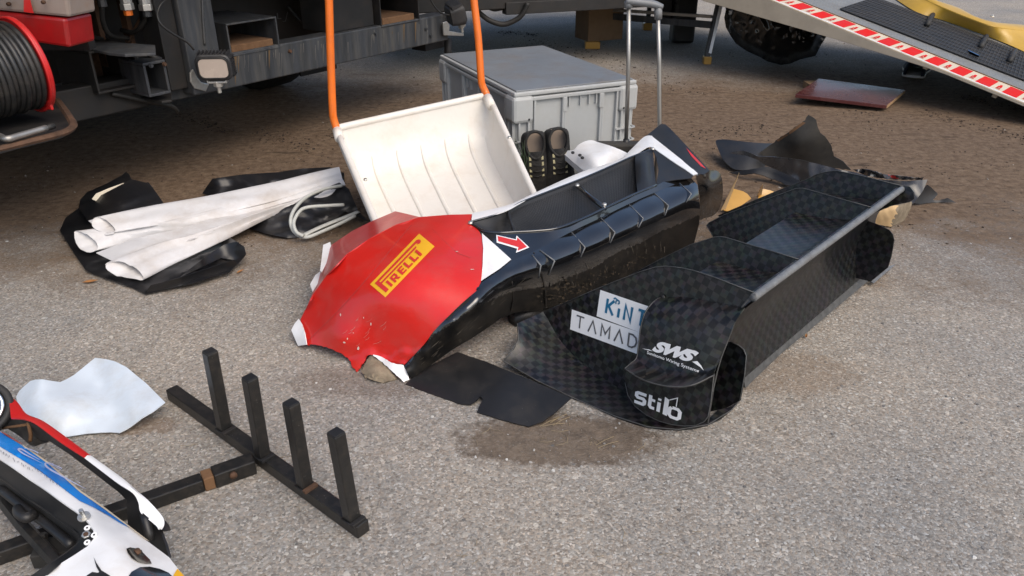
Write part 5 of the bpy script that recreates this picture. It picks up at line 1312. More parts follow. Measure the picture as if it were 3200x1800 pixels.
G1 = [(1965, 862), (2060, 812), (2157, 765), (2232, 741), (2250, 739), (2269, 742), (2331, 761), (2420, 787), (2495, 810), (2440, 862), (2340, 900), (2250, 930), (2080, 940), (1960, 900)]
G2 = [(2207, 705), (2215, 696), (2265, 670), (2380, 628), (2488, 589), (2508, 588), (2530, 593), (2630, 622), (2724, 648), (2670, 700), (2560, 740), (2420, 790), (2340, 790), (2228, 740)]
G3 = [(2244, 674), (2300, 650), (2420, 600), (2517, 562), (2550, 545), (2580, 537), (2613, 533), (2700, 551), (2820, 581), (2842, 583), (2855, 600), (2856, 622), (2840, 632), (2787, 642), (2740, 662), (2600, 720), (2400, 760), (2300, 720)]
for ol, at, nm in ((G1, Gp[0], 'strake'), (G2, Gp[1], 'strake'), (G3, Gp[2], 'end_plate')):
    wplate(nm, ol, at=at)
edge([PA(x, y, .002, Gp[0]) for x, y in G1[:9]]); edge([PA(x, y, .002, Gp[1]) for x, y in [G2[13]] + G2[:9]]); edge([PA(x, y, .002, Gp[2]) for x, y in G3[:9]])
wplate('end_plate_extension', [(2700, 690), (2712, 690), (2745, 702), (2778, 718), (2789, 731), (2794, 750), (2785, 800), (2774, 836), (2720, 880), (2640, 860), (2600, 760)], at=T1 + wdir * .02, mat='carbonshade', se=0)
# main plane: one aerofoil profile drawn on the second strake, run along the span
L = (T1 - T0).length; sG2 = (Gp[1] - T0).dot(wdir)
prof = [PA(x, y, 0, Gp[1]) for x, y in ((2484, 670), (2530, 680), (2580, 689), (2630, 693), (2668, 691), (2700, 676), (2722, 652))]
prof = cromV(prof, 3)
rows = []
for k in range(31):
    s_ = -.0 + (L - .01) * k / 30; rows.append([p + wdir * (s_ - sG2) + V(0, 0, 0) for p in prof])
rows = [[p + wdir * .004 for p in r_] for r_ in rows]
mpuv = lambda p: (p.dot(wdir), p.dot(av))
MB().grid(rows, True).build('main_plane', MT['carbon'], wing, solid=.008, uvf=mpuv)
edge([r_[0] for r_ in rows], .0018)
# underside panel between tube and floor strip, its shade painted as darker carbon
E_c = [T0 + V(.004, -.004, -.02), T1 + V(-.004, 0, -.02)]
b0_, b1_ = G(2324, 1183, .06), G(2772, 800, .06)
rows = []
for k in range(25):
    u = k / 24; a, b_ = E_c[0].lerp(E_c[1], u), b0_.lerp(b1_, u); out = wdir.cross(UP).normalized(); out = out if out.y < 0 else -out
    rows.append([a.lerp(b_, w_) - out * (.07 * math.sin(math.pi * w_)) for w_ in [j / 10 for j in range(11)]])
MB().grid(rows).build('lower_panel', MT['carbonshade'], wing, solid=.006, uvf=lambda p: (p.dot(wdir), p.z))
o_ = MB().prism([G(2324, 1181, .062), G(2414, 1092, .062), G(2774, 798, .062), G(2776, 812, .045), G(2770, 832, .03), G(2435, 1112, .03), G(2330, 1214, .03)], V(-.02, .03, 0)).build('floor_strip', MT['carbonedge'], wing, False, bevel=.002)
sheet('strip_tip', [(2720, 878), (2775, 832), (2799, 826), (2770, 850), (2730, 885)], [(2720, 878, .02), (2799, 826, .03), (2775, 832, .03)], MT['carbontube'], wing, step=12)
tb_ = cromV([T0 - wdir * .004 + V(0, 0, -.012), T0.lerp(T1, .02) + V(0, 0, -.010), T0.lerp(T1, .3) + V(0, 0, -.010), T0.lerp(T1, .7) + V(0, 0, -.010), T0.lerp(T1, .98) + V(0, 0, -.010), T1 + V(0, 0, -.011)], 6)
MB().tube(tb_, .0115, 12).build('leading_tube', MT['carbontube'], wing)
# floor sheet
Bf = sheet('floor_plate', [(1616, 1011), (1680, 982), (1749, 951), (1760, 975), (1760, 1010), (1800, 1100), (1860, 1160), (1950, 1215), (2047, 1290), (2130, 1318), (2212, 1312), (2254, 1270), (2305, 1225), (2312, 1251), (2285, 1282), (2254, 1307), (2212, 1327), (2170, 1338), (2120, 1342), (2070, 1340), (2026, 1334), (1975, 1320), (1923, 1301), (1850, 1268), (1782, 1239), (1700, 1200), (1630, 1163), (1571, 1127), (1590, 1108), (1608, 1090), (1619, 1065), (1620, 1040)],
           [(1616, 1011, .125), (1749, 951, .135), (1687, 978, .108), (1740, 1045, .06), (1798, 1118, .022), (1865, 1178, .008), (1952, 1222, .006), (2047, 1300, .006), (2130, 1330, .006), (2212, 1320, .006), (2310, 1240, .012), (1571, 1127, .045), (1620, 1050, .10), (1680, 1180, .02), (1782, 1239, .006), (1923, 1301, .006), (2026, 1334, .006)], MT['carbon'], wing, step=14, solid=.005, uvscale=lambda p: (p.dot(av), p.dot(wdir)))
edge([G(x, y, z) for x, y, z in ((1616, 1011, .126), (1620, 1040, .107), (1619, 1065, .09), (1590, 1108, .06), (1571, 1127, .046), (1680, 1190, .016), (1782, 1239, .008), (1923, 1301, .007), (2026, 1334, .007), (2120, 1342, .007), (2212, 1327, .008), (2285, 1282, .010), (2312, 1251, .012))], .0018)
# small plate behind, the sponsor step and the lower outer panel
wplate('rear_fin', [(2205, 1085), (2283, 1068), (2310, 1080), (2324, 1092), (2332, 1112), (2327, 1170), (2312, 1252), (2270, 1275), (2205, 1290)], off=-.055, mat='carbonshade', step=18)
MB().tube([PA(x, y, -.053) for x, y in ((2283, 1068), (2310, 1080), (2324, 1092), (2332, 1112), (2327, 1170), (2312, 1252))], .0018, 6).build('edge_bead', MT['carbonedge'], wing)
def offz(x, y, off): return PA(x, y, off)
stepc = [[(2067, 929, .002), (2130, 928, .002), (2200, 938, .002), (2260, 950, .002), (2328, 961, .002)],
         [(2046, 940, .045), (2110, 952, .045), (2180, 968, .045), (2245, 978, .045), (2316, 976, .035)],
         [(2018, 974, .078), (2080, 990, .08), (2150, 1008, .08), (2225, 1020, .076), (2296, 1010, .055)],
         [(2003, 1020, .088), (2062, 1048, .09), (2130, 1066, .09), (2205, 1070, .085), (2272, 1068, .06)],
         [(1996, 1075, .090), (2050, 1110, .092), (2115, 1132, .092), (2190, 1134, .087), (2252, 1120, .062)],
         [(1989, 1118, .096), (2040, 1148, .10), (2105, 1168, .10), (2175, 1167, .092), (2238, 1148, .065)],
         [(1970, 1136, .130), (2024, 1169, .140), (2095, 1188, .140), (2168, 1185, .124), (2232, 1160, .078)],
         [(1952, 1152, .172), (2010, 1187, .184), (2086, 1207, .184), (2160, 1204, .158), (2229, 1173, .094)]]
rows = patch([[PA(*q) for q in r_] for r_ in stepc], 5, 5)
mb = MB().grid(rows).facing(); stp = mb.build('sponsor_step', MT['carbon'], wing, solid=.004, uvf=puv); BV[stp] = bvh_of(mb)
edge(rows[-1], .0018); edge([r_[0] for r_ in rows], .0015)
mb = MB().grid([[r_[0] for r_ in rows], [r_[0] - nA * max(.001, (r_[0] - P1).dot(nA) - .002) for r_ in rows]]); mb.build('step_side', MT['carbon'], wing, solid=.003, uvf=puv)
sti = wplate('outer_panel', [(1950, 1155), (1953, 1195), (1962, 1235), (1985, 1270), (2020, 1297), (2060, 1316), (2100, 1327), (2140, 1331), (2175, 1329), (2200, 1318), (2213, 1300), (2222, 1250), (2231, 1168), (2160, 1170), (2088, 1175), (2010, 1160)], off=.066)
edge([PA(x, y, .068) for x, y in ((1953, 1195), (1962, 1235), (1985, 1270), (2020, 1297), (2060, 1316), (2100, 1327), (2140, 1331), (2175, 1329), (2200, 1318), (2213, 1300), (2222, 1250), (2231, 1168))], .0014)
# stickers and lettering
def sticker(name, quad, mat, tg): return decal(name, [[(0, 0), (1, 0), (1, 1), (0, 1)]], [tg], mat, wing, quad=quad, lift=.0012, step=.15)
kq = [(1865, 988), (2024, 1048), (2038, 961), (1877, 906)]; tq = [(1782, 1029), (2010, 1113), (2018, 1045), (1788, 967)]
sticker('sponsor_sticker', kq, MT['whitedecal'], A); sticker('sponsor_sticker', tq, MT['whitedecal'], A)
def glyphs(spec, x0, w_, gap, y0, y1, th):
    out = []; x = x0
    for s_ in spec:
        ww = w_ * (s_[1] if isinstance(s_, tuple) else 1); lines = s_[0] if isinstance(s_, tuple) else s_
        out += strokes([[(x + a * ww, y0 + b * (y1 - y0)) for a, b in ln] for ln in lines], th); x += ww + gap
    return out
K_ = [[(0, 0), (0, 1)], [(.12, .48), (.9, 1)], [(.25, .55), (.95, 0)]]; I_ = ([[(0, 0), (0, .62)]], .12); N_ = [[(0, 0), (0, 1), (.85, 0), (.85, 1)]]; Tt = [[(.5, 0), (.5, .93)], [(0, 1), (1, 1)]]
class Asp:                                        # keep stroke widths even on the long stickers
    pass
def ar(polys_, kx): return [[(x / kx, y) for x, y in p] for p in polys_]
kk = ar(glyphs([K_, I_, N_, Tt], .36, .30, .20, .24, .78, .095), 2.05) + ar(strokes([[(.71, .70), (.70, .78), (.74, .86), (.82, .84), (.84, .76), (.79, .72)], [(.74, .86), (.66, .90), (.60, .86)]], .05), 2.05)
decal('sticker_lettering', kk, [A], MT['tealdecal'], wing, quad=kq, lift=.0022, step=.1)['kind'] = 'stuff'
Am = [[(0, 0), (.5, 1), (1, 0)]]; Mm = [[(0, 0), (0, 1), (.5, .3), (1, 1), (1, 0)]]
Dm = [[(0, 0), (0, 1), (.45, 1), (.8, .82), (.92, .5), (.8, .18), (.45, 0), (.05, 0)]]
decal('sticker_lettering', ar(glyphs([Tt, Am, Mm, Am, Dm], .30, .42, .26, .22, .80, .075), 3.75), [A], MT['greydecal'], wing, quad=tq, lift=.0022, step=.1)['kind'] = 'stuff'
sw = text_tri('SWS', .065, .35, .86)
decal('brand_lettering', None, [stp], MT['whitedecal'], wing, quad=[(2038, 1097), (2170, 1136), (2187, 1099), (2048, 1062)], tri=sw, lift=.0025)['kind'] = 'stuff'
decal('brand_lettering', None, [stp], MT['whitedecal'], wing, quad=[(2023, 1108), (2183, 1168), (2186, 1154), (2024, 1096)], tri=text_tri('Sumitomo Wiring Systems', .012), lift=.0025)['kind'] = 'stuff'
decal('brand_swoosh', [[(2008, 1089), (2030, 1092), (2042, 1098), (2025, 1094)], [(2164, 1130), (2180, 1128), (2192, 1142), (2200, 1159), (2188, 1146)]], [stp], MT['whitedecal'], wing, lift=.0022, step=10)['kind'] = 'stuff'
sq = [(1979, 1262), (2131, 1320), (2139, 1272), (1985, 1216)]
st_ = ar(strokes([[(.68, .86), (.22, .86), (.14, .80), (.14, .64), (.22, .56), (.54, .56), (.62, .48), (.62, .30), (.54, .22), (.06, .22)]], .20)
         + strokes([[(.92, 1.0), (.92, .32), (1.0, .22), (1.20, .22)]], .19) + strokes([[(1.02, .72), (1.20, .72)]], .17)
         + strokes([[(1.42, .12), (1.42, .74)]], .19) + [[(1.34, .86), (1.52, .86), (1.52, 1.0), (1.34, 1.0)]]
         + [[(1.68, .10), (1.92, .06), (1.92, 1.12), (1.68, 1.22)]]
         + strokes([[(1.93, 1.12), (2.32, 1.42), (2.32, .86)]], .05)
         + strokes([[(2.14, .72), (2.44, .72), (2.56, .60), (2.56, .24), (2.44, .12), (2.14, .12), (2.02, .24), (2.02, .60), (2.12, .72)]], .19), 2.7)
decal('brand_lettering', st_, [sti], MT['whitedecal'], wing, quad=sq, lift=.0015, step=.12)['kind'] = 'stuff'
MB().disc(PA(2071, 931, .004), nA, .010, .003, 12).build('plate_hole', MT['rubber'], wing)

# ================================================================== torn panels and debris behind the wing
fr1 = sheet('debris_fragment', [(2364, 486), (2400, 458), (2433, 434), (2470, 408), (2516, 376), (2520, 366), (2526, 359), (2540, 366), (2551, 375), (2555, 395), (2564, 416), (2578, 426), (2588, 440), (2600, 462), (2606, 488), (2635, 505), (2660, 532), (2590, 525), (2495, 500), (2430, 492)],
            [(2364, 486, .06), (2433, 434, .17), (2526, 359, .33), (2564, 416, .24), (2606, 488, .10), (2660, 532, .03), (2495, 500, .06), (2490, 450, .17)], MT['khaki'], None, step=10, torn=1.6, solid=.006)
tag(fr1, 'upright torn black triangular board fragment with a brown broken edge', 'fragment')
dd = decal('broken_edge', [[(2426, 440), (2516, 376), (2518, 384), (2480, 412), (2445, 434), (2434, 442)]], [fr1], MT['rustlight'], fr1, step=8, lift=.002)
fr2 = sheet('debris_fragment', [(2236, 441), (2250, 436), (2271, 436), (2330, 443), (2392, 448), (2440, 452), (2400, 500), (2380, 530), (2330, 532), (2295, 529), (2275, 515), (2258, 496), (2244, 465)],
            [(2236, 441, .09), (2271, 436, .11), (2392, 448, .10), (2440, 452, .05), (2295, 529, .02), (2258, 496, .05), (2340, 500, .06)], MT['satin'], None, step=11, smooth_edge=2, solid=.005)
tag(fr2, 'rounded black liner fragment left of the torn triangular board', 'fragment')
fr3 = sheet('skirt_panel', [(2278, 479), (2300, 473), (2323, 471), (2345, 478), (2367, 488), (2430, 491), (2495, 498), (2560, 513), (2616, 528), (2680, 540), (2740, 560), (2830, 566), (2899, 561), (2885, 595), (2857, 634), (2800, 650), (2700, 640), (2600, 600), (2502, 566), (2460, 545), (2410, 524), (2391, 516), (2370, 500), (2330, 486)],
            [(2278, 479, .12), (2323, 471, .15), (2367, 488, .15), (2495, 498, .165), (2616, 528, .15), (2740, 560, .13), (2830, 566, .14), (2899, 561, .15), (2857, 634, .06), (2700, 640, .02), (2600, 600, .05), (2502, 566, .06), (2391, 516, .10)], MT['skirt'], None, step=11, solid=.005, zf=lambda x, y: .006 * nz(x, y, 40, 6))
tag(fr3, 'long glossy dark grey skirt panel stretching behind the far wing end', 'panel')
fr4 = sheet('debris_fragment', [(2278, 538), (2300, 545), (2320, 546), (2357, 541), (2390, 550), (2412, 560), (2440, 568), (2455, 578), (2500, 580), (2510, 560), (2450, 535), (2395, 520), (2340, 530)],
            [(2278, 538, .01), (2357, 541, .05), (2412, 560, .03), (2455, 578, .02), (2510, 560, .05), (2395, 520, .08)], MT['satin'], None, step=10, torn=1.5, solid=.004)
tag(fr4, 'black torn strip with a ragged edge below the grey skirt panel', 'fragment')
fr5 = sheet('debris_fragment', [(2857, 634), (2880, 600), (2899, 578), (2915, 590), (2931, 606), (2915, 625), (2935, 626), (2960, 618), (2989, 633), (2950, 632), (2905, 634), (2875, 638)],
            [(2857, 634, .02), (2899, 578, .10), (2931, 606, .04), (2989, 633, .01), (2905, 634, .005), (2960, 618, .03)], MT['satin'], None, step=9, torn=1, solid=.004)
tag(fr5, 'small black splintered piece at the far right end of the skirt panel', 'fragment')
fr6 = sheet('torn_film', [(2665, 530), (2700, 528), (2730, 536), (2765, 545), (2800, 548), (2860, 556), (2885, 554), (2880, 562), (2800, 562), (2740, 556), (2700, 546)],
            [(2665, 530, .145), (2730, 532, .185), (2800, 548, .17), (2885, 554, .15), (2800, 562, .145), (2740, 556, .14)], MT['skirt'], None, step=8, torn=1.5, solid=.003, zf=lambda x, y: .02 * nz(x, y, 22, 2))
tag(fr6, 'shiny crumpled black film strip with a red edge along the skirt panel', 'fragment')
decal('red_edge', [[(2764, 544), (2800, 549), (2808, 556), (2790, 556)]], [fr6], MT['redplain'], fr6, step=8, lift=.0045)
yl = thing('yellow_fragment', V(*G(2320, 620, .03).xy, 0), 'honey yellow plastic fragments with a thin upright splinter by the bumper end', 'fragment')
sheet('plate', [(2262, 657), (2288, 588), (2323, 598), (2336, 606), (2348, 620), (2320, 640), (2280, 660)], [(2262, 657, .02), (2288, 588, .07), (2323, 598, .06), (2348, 620, .03)], MT['honey'], yl, step=9)
sheet('plate', [(2372, 612), (2385, 590), (2409, 595), (2425, 602), (2390, 618), (2365, 628)], [(2372, 612, .03), (2385, 590, .06), (2425, 602, .04), (2365, 628, .02)], MT['honey'], yl, step=9)
for a, m_, b_ in (((2260, 656, .02), (2285, 600, .12), (2310, 541, .24)), ((2372, 614, .02), (2378, 596, .08), (2384, 578, .13))):
    a, m_, b_ = G(*a), G(*m_), G(*b_); w_ = V(.012, 0, .004)
    MB().grid([[a - w_, a + w_], [m_ - w_ * .6, m_ + w_ * .6], [b_ - w_ * .05, b_ + w_ * .05]]).build('splinter', MT['wood'], yl, solid=.004)
wk = thing('wood_block', V(*G(2780, 690).xy, 0), 'pale broken timber block beneath the far end of the carbon wing', 'wood block')
wkb = sheet('block', [(2700, 690), (2716, 680), (2750, 660), (2782, 645), (2816, 641), (2840, 632), (2850, 631), (2846, 650), (2838, 668), (2828, 688), (2805, 700), (2782, 709), (2740, 702)],
            [(2700, 690, .05), (2750, 660, .10), (2782, 645, .12), (2816, 641, .115), (2850, 631, .10), (2838, 668, .04), (2782, 709, .004), (2740, 702, .02), (2800, 660, .10), (2815, 690, .015)], None, wk, step=8, torn=1.2, solid=.03,
            mats=[MT['wood'], MT['brokenwood']], matf=lambda x, y: 1 if x > 2800 + 12 * noise.noise(V(y / 12, 0, 0)) + (y - 660) * -.35 else 0, zf=lambda x, y: .0025 * nz(x, y, 14, 3))

# ================================================================== steel wheel rack
rk = thing('steel_rack', V(*G(900, 1460).xy, 0), 'black square tube rack with four upright posts lying on the asphalt', 'rack')
q0, q1 = G(525, 1250, 0), G(1119, 1687, 0); re_ = (q1 - q0); rl = re_.length; re_.normalize(); rp = V(-re_.y, re_.x, 0)
def rbox(c, a, b_, h_, z0, z1, name, mat, bev=.003): return MB().box(V(c.x, c.y, (z0 + z1) / 2), a, b_, UP * ((z1 - z0) / 2)).build(name, mat, rk, False, bevel=bev)
tw = .0195
rbox((q0 + q1) / 2 + rp * tw, re_ * (rl / 2), rp * tw, 0, .001, .04, 'base_bar', MT['steelblk'])
pt = G(702, 1340, .04); pb4 = G(1100, 1620, .04)
for i in range(4):
    c = pt.lerp(pb4, i / 3); tops_ = [(658, 1098), (782, 1180), (908, 1259), (1043, 1352)][i]
    top = AY(*tops_, c.y); top.x = c.x + (top.x - c.x) * .7
    axz = (top - c); hh = axz.length
    hw = .0165
    MB().box((c + top) / 2, re_ * hw, rp * hw, axz / 2).build('post', MT['steelblk'], rk, False, bevel=.003)
    MB().box(top + UP * .001, re_ * hw * .9, rp * hw * .9, UP * .002).build('post_cap', MT['satin'], rk, False, bevel=.001)
    MB().box(c + re_ * (hw + .007) + UP * .004, re_ * .0065, rp * .021, UP * .0045).build('weld_plate', MT['rust'] if i == 2 else MT['truckdark'], rk, False, bevel=.001)
for i in range(4):
    c = pt.lerp(pb4, i / 3)
    MB().tube([c + re_ * -.0185 + rp * -.0185 + UP * .002, c + re_ * .0185 + rp * -.0185 + UP * .002, c + re_ * .0185 + rp * .0185 + UP * .002], .0032, 5).build('weld_bead', MT['steelblk'], rk)
J = G(805, 1432, .035); sdv = (G(450, 1557, .035) - J); sdv.z = 0; sdv.normalize(); sp_ = V(-sdv.y, sdv.x, 0)
def stem(a, b_, w_, z0, z1, name, mat): return rbox(J + sdv * ((a + b_) / 2), sdv * ((b_ - a) / 2), sp_ * w_, 0, z0, z1, name, mat)
SL = (G(665, 1485, .03) - J).dot(sdv)
stem(.012, SL, .0235, .001, .046, 'sleeve', MT['steelblk'])
stem(SL + .0005, SL + .028, .0215, .0015, .0435, 'rust_collar', MT['rustlight'])
stem(SL + .029, 1.02, .0195, .0015, .0405, 'stem_bar', MT['steelblk'])
for k in (-1, 1):
    stem(SL + .03, 1.0, .0008, .0405, .0412, 'edge_wear', MT['carbonedge']) if k == 0 else None
bo = J + sdv * .075 + sp_ * (.024 if sp_.y < 0 else -.024); bo.z = .03
MB().disc(bo, sp_ * (1 if sp_.y < 0 else -1), .010, .010, 10).build('bolt', MT['rust'], rk)
# white moulded sheet
wsheet = sheet('plastic_sheet', [(297, 1118), (330, 1122), (359, 1129), (395, 1147), (425, 1172), (455, 1196), (485, 1226), (516, 1257), (480, 1285), (442, 1307), (418, 1326), (397, 1340), (373, 1352), (345, 1350), (317, 1351), (270, 1355), (226, 1362), (201, 1366), (150, 1345), (110, 1320), (78, 1298), (58, 1268), (50, 1240), (60, 1222), (72, 1210), (94, 1191), (112, 1186), (132, 1185), (160, 1190), (188, 1194), (210, 1184), (232, 1171), (265, 1144)],
               [(297, 1118, .03), (359, 1129, .045), (455, 1196, .05), (516, 1257, .055), (442, 1307, .045), (397, 1340, .02), (345, 1350, .012), (270, 1355, .008), (201, 1366, .006), (110, 1320, .03), (50, 1240, .03), (94, 1191, .06), (132, 1185, .075), (188, 1194, .045), (232, 1171, .035), (265, 1144, .03), (310, 1215, .016), (350, 1190, .036), (300, 1250, .026), (240, 1250, .05), (180, 1240, .058), (150, 1300, .05), (240, 1310, .035), (330, 1290, .016), (365, 1320, .012), (420, 1240, .05), (100, 1240, .06)],
               MT['sheet'], None, step=9, solid=.0025, zf=lambda x, y: .004 * nz(x, y, 45, 2))
tag(wsheet, 'bent pale opal plastic sheet lying beside the black rack', 'sheet')

# ================================================================== painted corner panel at the lower left
cp = thing('body_panel', V(*G(240, 1640, .1).xy, 0), 'white and blue car body corner panel with black seal and red white strut', 'panel')
Oo = [(-170, 1235), (-80, 1300), (19, 1359), (90, 1405), (155, 1450), (248, 1534), (330, 1592), (404, 1648), (466, 1695), (528, 1741), (574, 1800), (620, 1860), (650, 1930)]
Ii = [(-150, 1320), (-60, 1385), (0, 1434), (62, 1474), (110, 1508), (170, 1550), (233, 1595), (274, 1629), (292, 1655), (292, 1684), (273, 1707), (236, 1732), (186, 1763), (149, 1795), (60, 1860), (-20, 1930)]
Hh_ = [(-150, 1380), (-80, 1435), (0, 1490), (78, 1549), (130, 1584), (186, 1622), (225, 1650), (246, 1668), (251, 1682), (242, 1701), (202, 1732), (155, 1763), (106, 1797), (20, 1855), (-60, 1920)]
sh_ol = Oo + [(400, 2000), (100, 2000), (-20, 1930)] + Ii[::-1][1:]
shell = sheet('painted_shell', sh_ol, [(-170, 1235, .165), (19, 1359, .165), (155, 1450, .165), (330, 1592, .16), (466, 1695, .145), (574, 1800, .13), (650, 1930, .12), (0, 1434, .20), (110, 1508, .20), (233, 1595, .203), (292, 1655, .205), (273, 1707, .20), (149, 1795, .19), (-20, 1930, .18), (-150, 1320, .20), (300, 1800, .205), (420, 1760, .19), (350, 1900, .19), (360, 1670, .194), (60, 1420, .196), (170, 1500, .198), (280, 1590, .197), (100, 2000, .18), (420, 1980, .16)], MT['white'], cp, step=9, solid=.004, reg=.001)
ln_ol = Ii + Hh_[::-1]
sheet('black_seal', ln_ol, [(*q, .199) for q in Ii[::2]] + [(*q, .150) for q in Hh_[::2]], MT['satin'], cp, step=9, solid=.0015, reg=.001)
inner = [G(x, y, .15) for x, y in Hh_]
MB().grid([inner, [p + V(0, 0, -.03) for p in inner]]).build('seal_lip', MT['rubber'], cp, solid=.004)
decal('blue_stripe', [[(-60, 1316), (0, 1351), (71, 1396), (155, 1455), (248, 1539), (330, 1597), (404, 1651), (395, 1647), (370, 1634), (342, 1616), (298, 1591), (248, 1567), (200, 1531), (160, 1500), (124, 1474), (60, 1434), (0, 1397), (-60, 1362)]], [shell], MT['blue'], cp, lift=.002)
decal('cream_edge', [[(71, 1393.5), (155, 1450.5), (248, 1534.5), (330, 1592.5), (404, 1648.5), (466, 1696), (450, 1688), (404, 1653), (330, 1599), (248, 1541), (155, 1457), (71, 1398)]], [shell], MT['cream'], cp, lift=.003)
decal('red_edge', [[(-80, 1302), (0, 1347), (19, 1360), (71, 1393), (60, 1390), (19, 1366), (0, 1353), (-80, 1315)]], [shell], MT['dullpink'], cp, lift=.0045)
def taper(pts, w_):
    p = crom(pts, 6); n = len(p); out = []
    lr = []
    for k in range(n):
        t = np.array(p[min(k + 1, n - 1)]) - np.array(p[max(k - 1, 0)]); t = t / (np.linalg.norm(t) + 1e-9); nn = np.array([-t[1], t[0]])
        h = w_ * (.12 + .88 * math.sin(math.pi * min(1, .08 + k / (n - 1) * .92)) ** 1.3); lr.append((tuple(p[k] + nn * h), tuple(p[k] - nn * h)))
    return [[lr[k][0], lr[k + 1][0], lr[k + 1][1], lr[k][1]] for k in range(n - 1)]
sw_ = taper([(122, 1440), (92, 1424), (66, 1409), (57, 1411), (70, 1424), (100, 1441), (130, 1457)], 2.6) + taper([(72, 1408), (100, 1417), (130, 1434), (158, 1455), (166, 1466), (156, 1466)], 2.2) + taper([(192, 1484), (160, 1466), (140, 1462), (142, 1472), (165, 1489), (200, 1512), (240, 1535), (262, 1548)], 2.6) + taper([(150, 1463), (190, 1485), (225, 1512), (246, 1532), (228, 1524)], 1.8)
decal('swirl_lettering', sw_, [shell], MT['palebl'], cp, lift=.0032, step=14)['kind'] = 'stuff'
lt = []
for i in range(46):
    t = i / 45; x = 4 + 208 * t + random.uniform(-2, 2)
    y = np.interp(x, [0, 60, 110, 160, 212], [1421, 1461, 1490, 1523, 1560]) - (14 if i % 2 else 20) * (1 if x > 105 else .55) - 3
    if random.random() < .25: continue
    a = random.uniform(2, 6); lt += strokes([[(x, y), (x + a * .3, y + a * 1.3)]], 1.3)
decal('worn_print', lt, [shell], MT['greydecal'], cp, lift=.003, step=10)['kind'] = 'stuff'
# studs, grommets, recess, openings
p = onto(263, 1618, [BV[shell]], .002); nn_ = V(.1, -.25, 1).normalized()
MB().disc(p, nn_, .0135, .003, 16).disc(p + nn_ * .003, nn_, .0095, .005, 6).disc(p + nn_ * .008, nn_, .0048, .02, 10).build('stud', MT['zinc'], cp, False)
for x, y in ((273, 1651), (295, 1674), (273, 1696)):
    p = onto(x, y, [BV[shell]], .001) or G(x, y, .2)
    m_ = MB().disc(p, nn_, .0065, .002, 14); m_.build('grommet', MT['whitedecal'], cp, False); MB().disc(p + nn_ * .002, nn_, .0022, .001, 8).build('grommet_hole', MT['rubber'], cp, False)
p = G(270, 1673, .203); MB().disc(p, nn_, .0095, .005, 6).build('nut', MT['zinc'], cp, False, bevel=.001); MB().disc(p + nn_ * .005, nn_, .0052, .001, 10).build('nut_bore', MT['rust'], cp, False)
decal('recess', [[(393, 1718), (398, 1732), (410, 1748), (430, 1760), (455, 1765), (472, 1765), (466, 1752), (452, 1738), (444, 1730), (440, 1722), (425, 1718), (405, 1714)]], [shell], MT['gloss'], cp, lift=.003, step=9)
p = onto(428, 1728, [BV[shell]], .001); MB().disc(p - nn_ * .006, nn_, .008, .012, 12).build('recess_screw', MT['rust'], cp)
decal('lower_opening', [[(396, 1810), (410, 1790), (435, 1776), (465, 1774), (497, 1781), (525, 1793), (545, 1812), (560, 1850), (380, 1850)]], [shell], MT['gloss'], cp, lift=.003, step=14)
decal('split', [[(294, 1743), (303, 1762), (318, 1785), (345, 1802), (350, 1850), (270, 1850), (272, 1802), (290, 1790), (308, 1793), (312, 1790), (303, 1775)]], [shell], MT['satin'], cp, lift=.003, step=14)
decal('orange_patch', [[(541, 1800), (553, 1781), (571, 1800), (585, 1818), (560, 1830), (535, 1830)]], [shell], MT['yellow'], cp, lift=.003, step=12)
# strut above: red then white top, black flank
st_t = [(28, 1238), (55, 1262), (80, 1297), (132, 1319), (201, 1367), (282, 1428), (342, 1471), (388, 1505), (422, 1536), (460, 1567), (488, 1595), (509, 1623), (510, 1642), (500, 1654)]
st_b = [(36, 1310), (60, 1311), (84, 1315), (116, 1330), (190, 1385), (266, 1434), (320, 1475), (373, 1515), (416, 1543), (434, 1572), (441, 1604), (472, 1630), (490, 1645), (500, 1655)]
zt2 = [.20, .20, .20, .195, .19, .185, .18, .18, .175, .165, .155, .145, .14, .137]
def strip(a, b_, z, name, mat, i0, i1, side_mat=True):
    A_ = cromV([G(x, y, zz) for (x, y), zz in zip(a[i0:i1], z[i0:i1])], 4); B_ = cromV([G(x, y, zz + .004) for (x, y), zz in zip(b_[i0:i1], z[i0:i1])], 4)
    mb = MB().grid([A_, [p.lerp(q, .5) + V(0, 0, .004) for p, q in zip(A_, B_)], B_]); o = mb.build(name, mat, cp, solid=.004); return B_
B1 = strip(st_t, st_b, zt2, 'red_strut', MT['redplain'], 0, 6); B2 = strip(st_t, st_b, zt2, 'white_strut', MT['white'], 5, 14)
fl = [(84, 1316), (116, 1331), (190, 1386), (266, 1435), (320, 1476), (373, 1516), (416, 1544), (434, 1573), (441, 1605), (472, 1632), (503, 1664), (518, 1705), (529, 1744), (500, 1722), (457, 1690), (400, 1640), (398, 1623), (396, 1590), (396, 1564), (373, 1540), (280, 1468), (220, 1422), (155, 1379), (120, 1375), (100, 1360), (86, 1340)]
sheet('strut_flank', fl, [(84, 1316, .195), (190, 1386, .188), (320, 1476, .178), (416, 1544, .172), (441, 1605, .15), (503, 1664, .12), (529, 1744, .09), (457, 1690, .09), (398, 1623, .10), (396, 1564, .13), (280, 1468, .145), (155, 1379, .15), (86, 1340, .16)], MT['satin'], cp, step=10, solid=.006)
MB().tube([G(447, 1606, .155), G(455, 1625, .15), G(466, 1665, .125), G(470, 1690, .11)], [.008, .011, .011, .010], 8).build('strut_rib', MT['satin'], cp)
sheet('strut_tip', [(500, 1655), (509, 1640), (514, 1625), (528, 1640), (534, 1656), (520, 1659)], [(500, 1655, .135), (514, 1625, .135), (534, 1656, .115)], MT['grime'], cp, step=8)
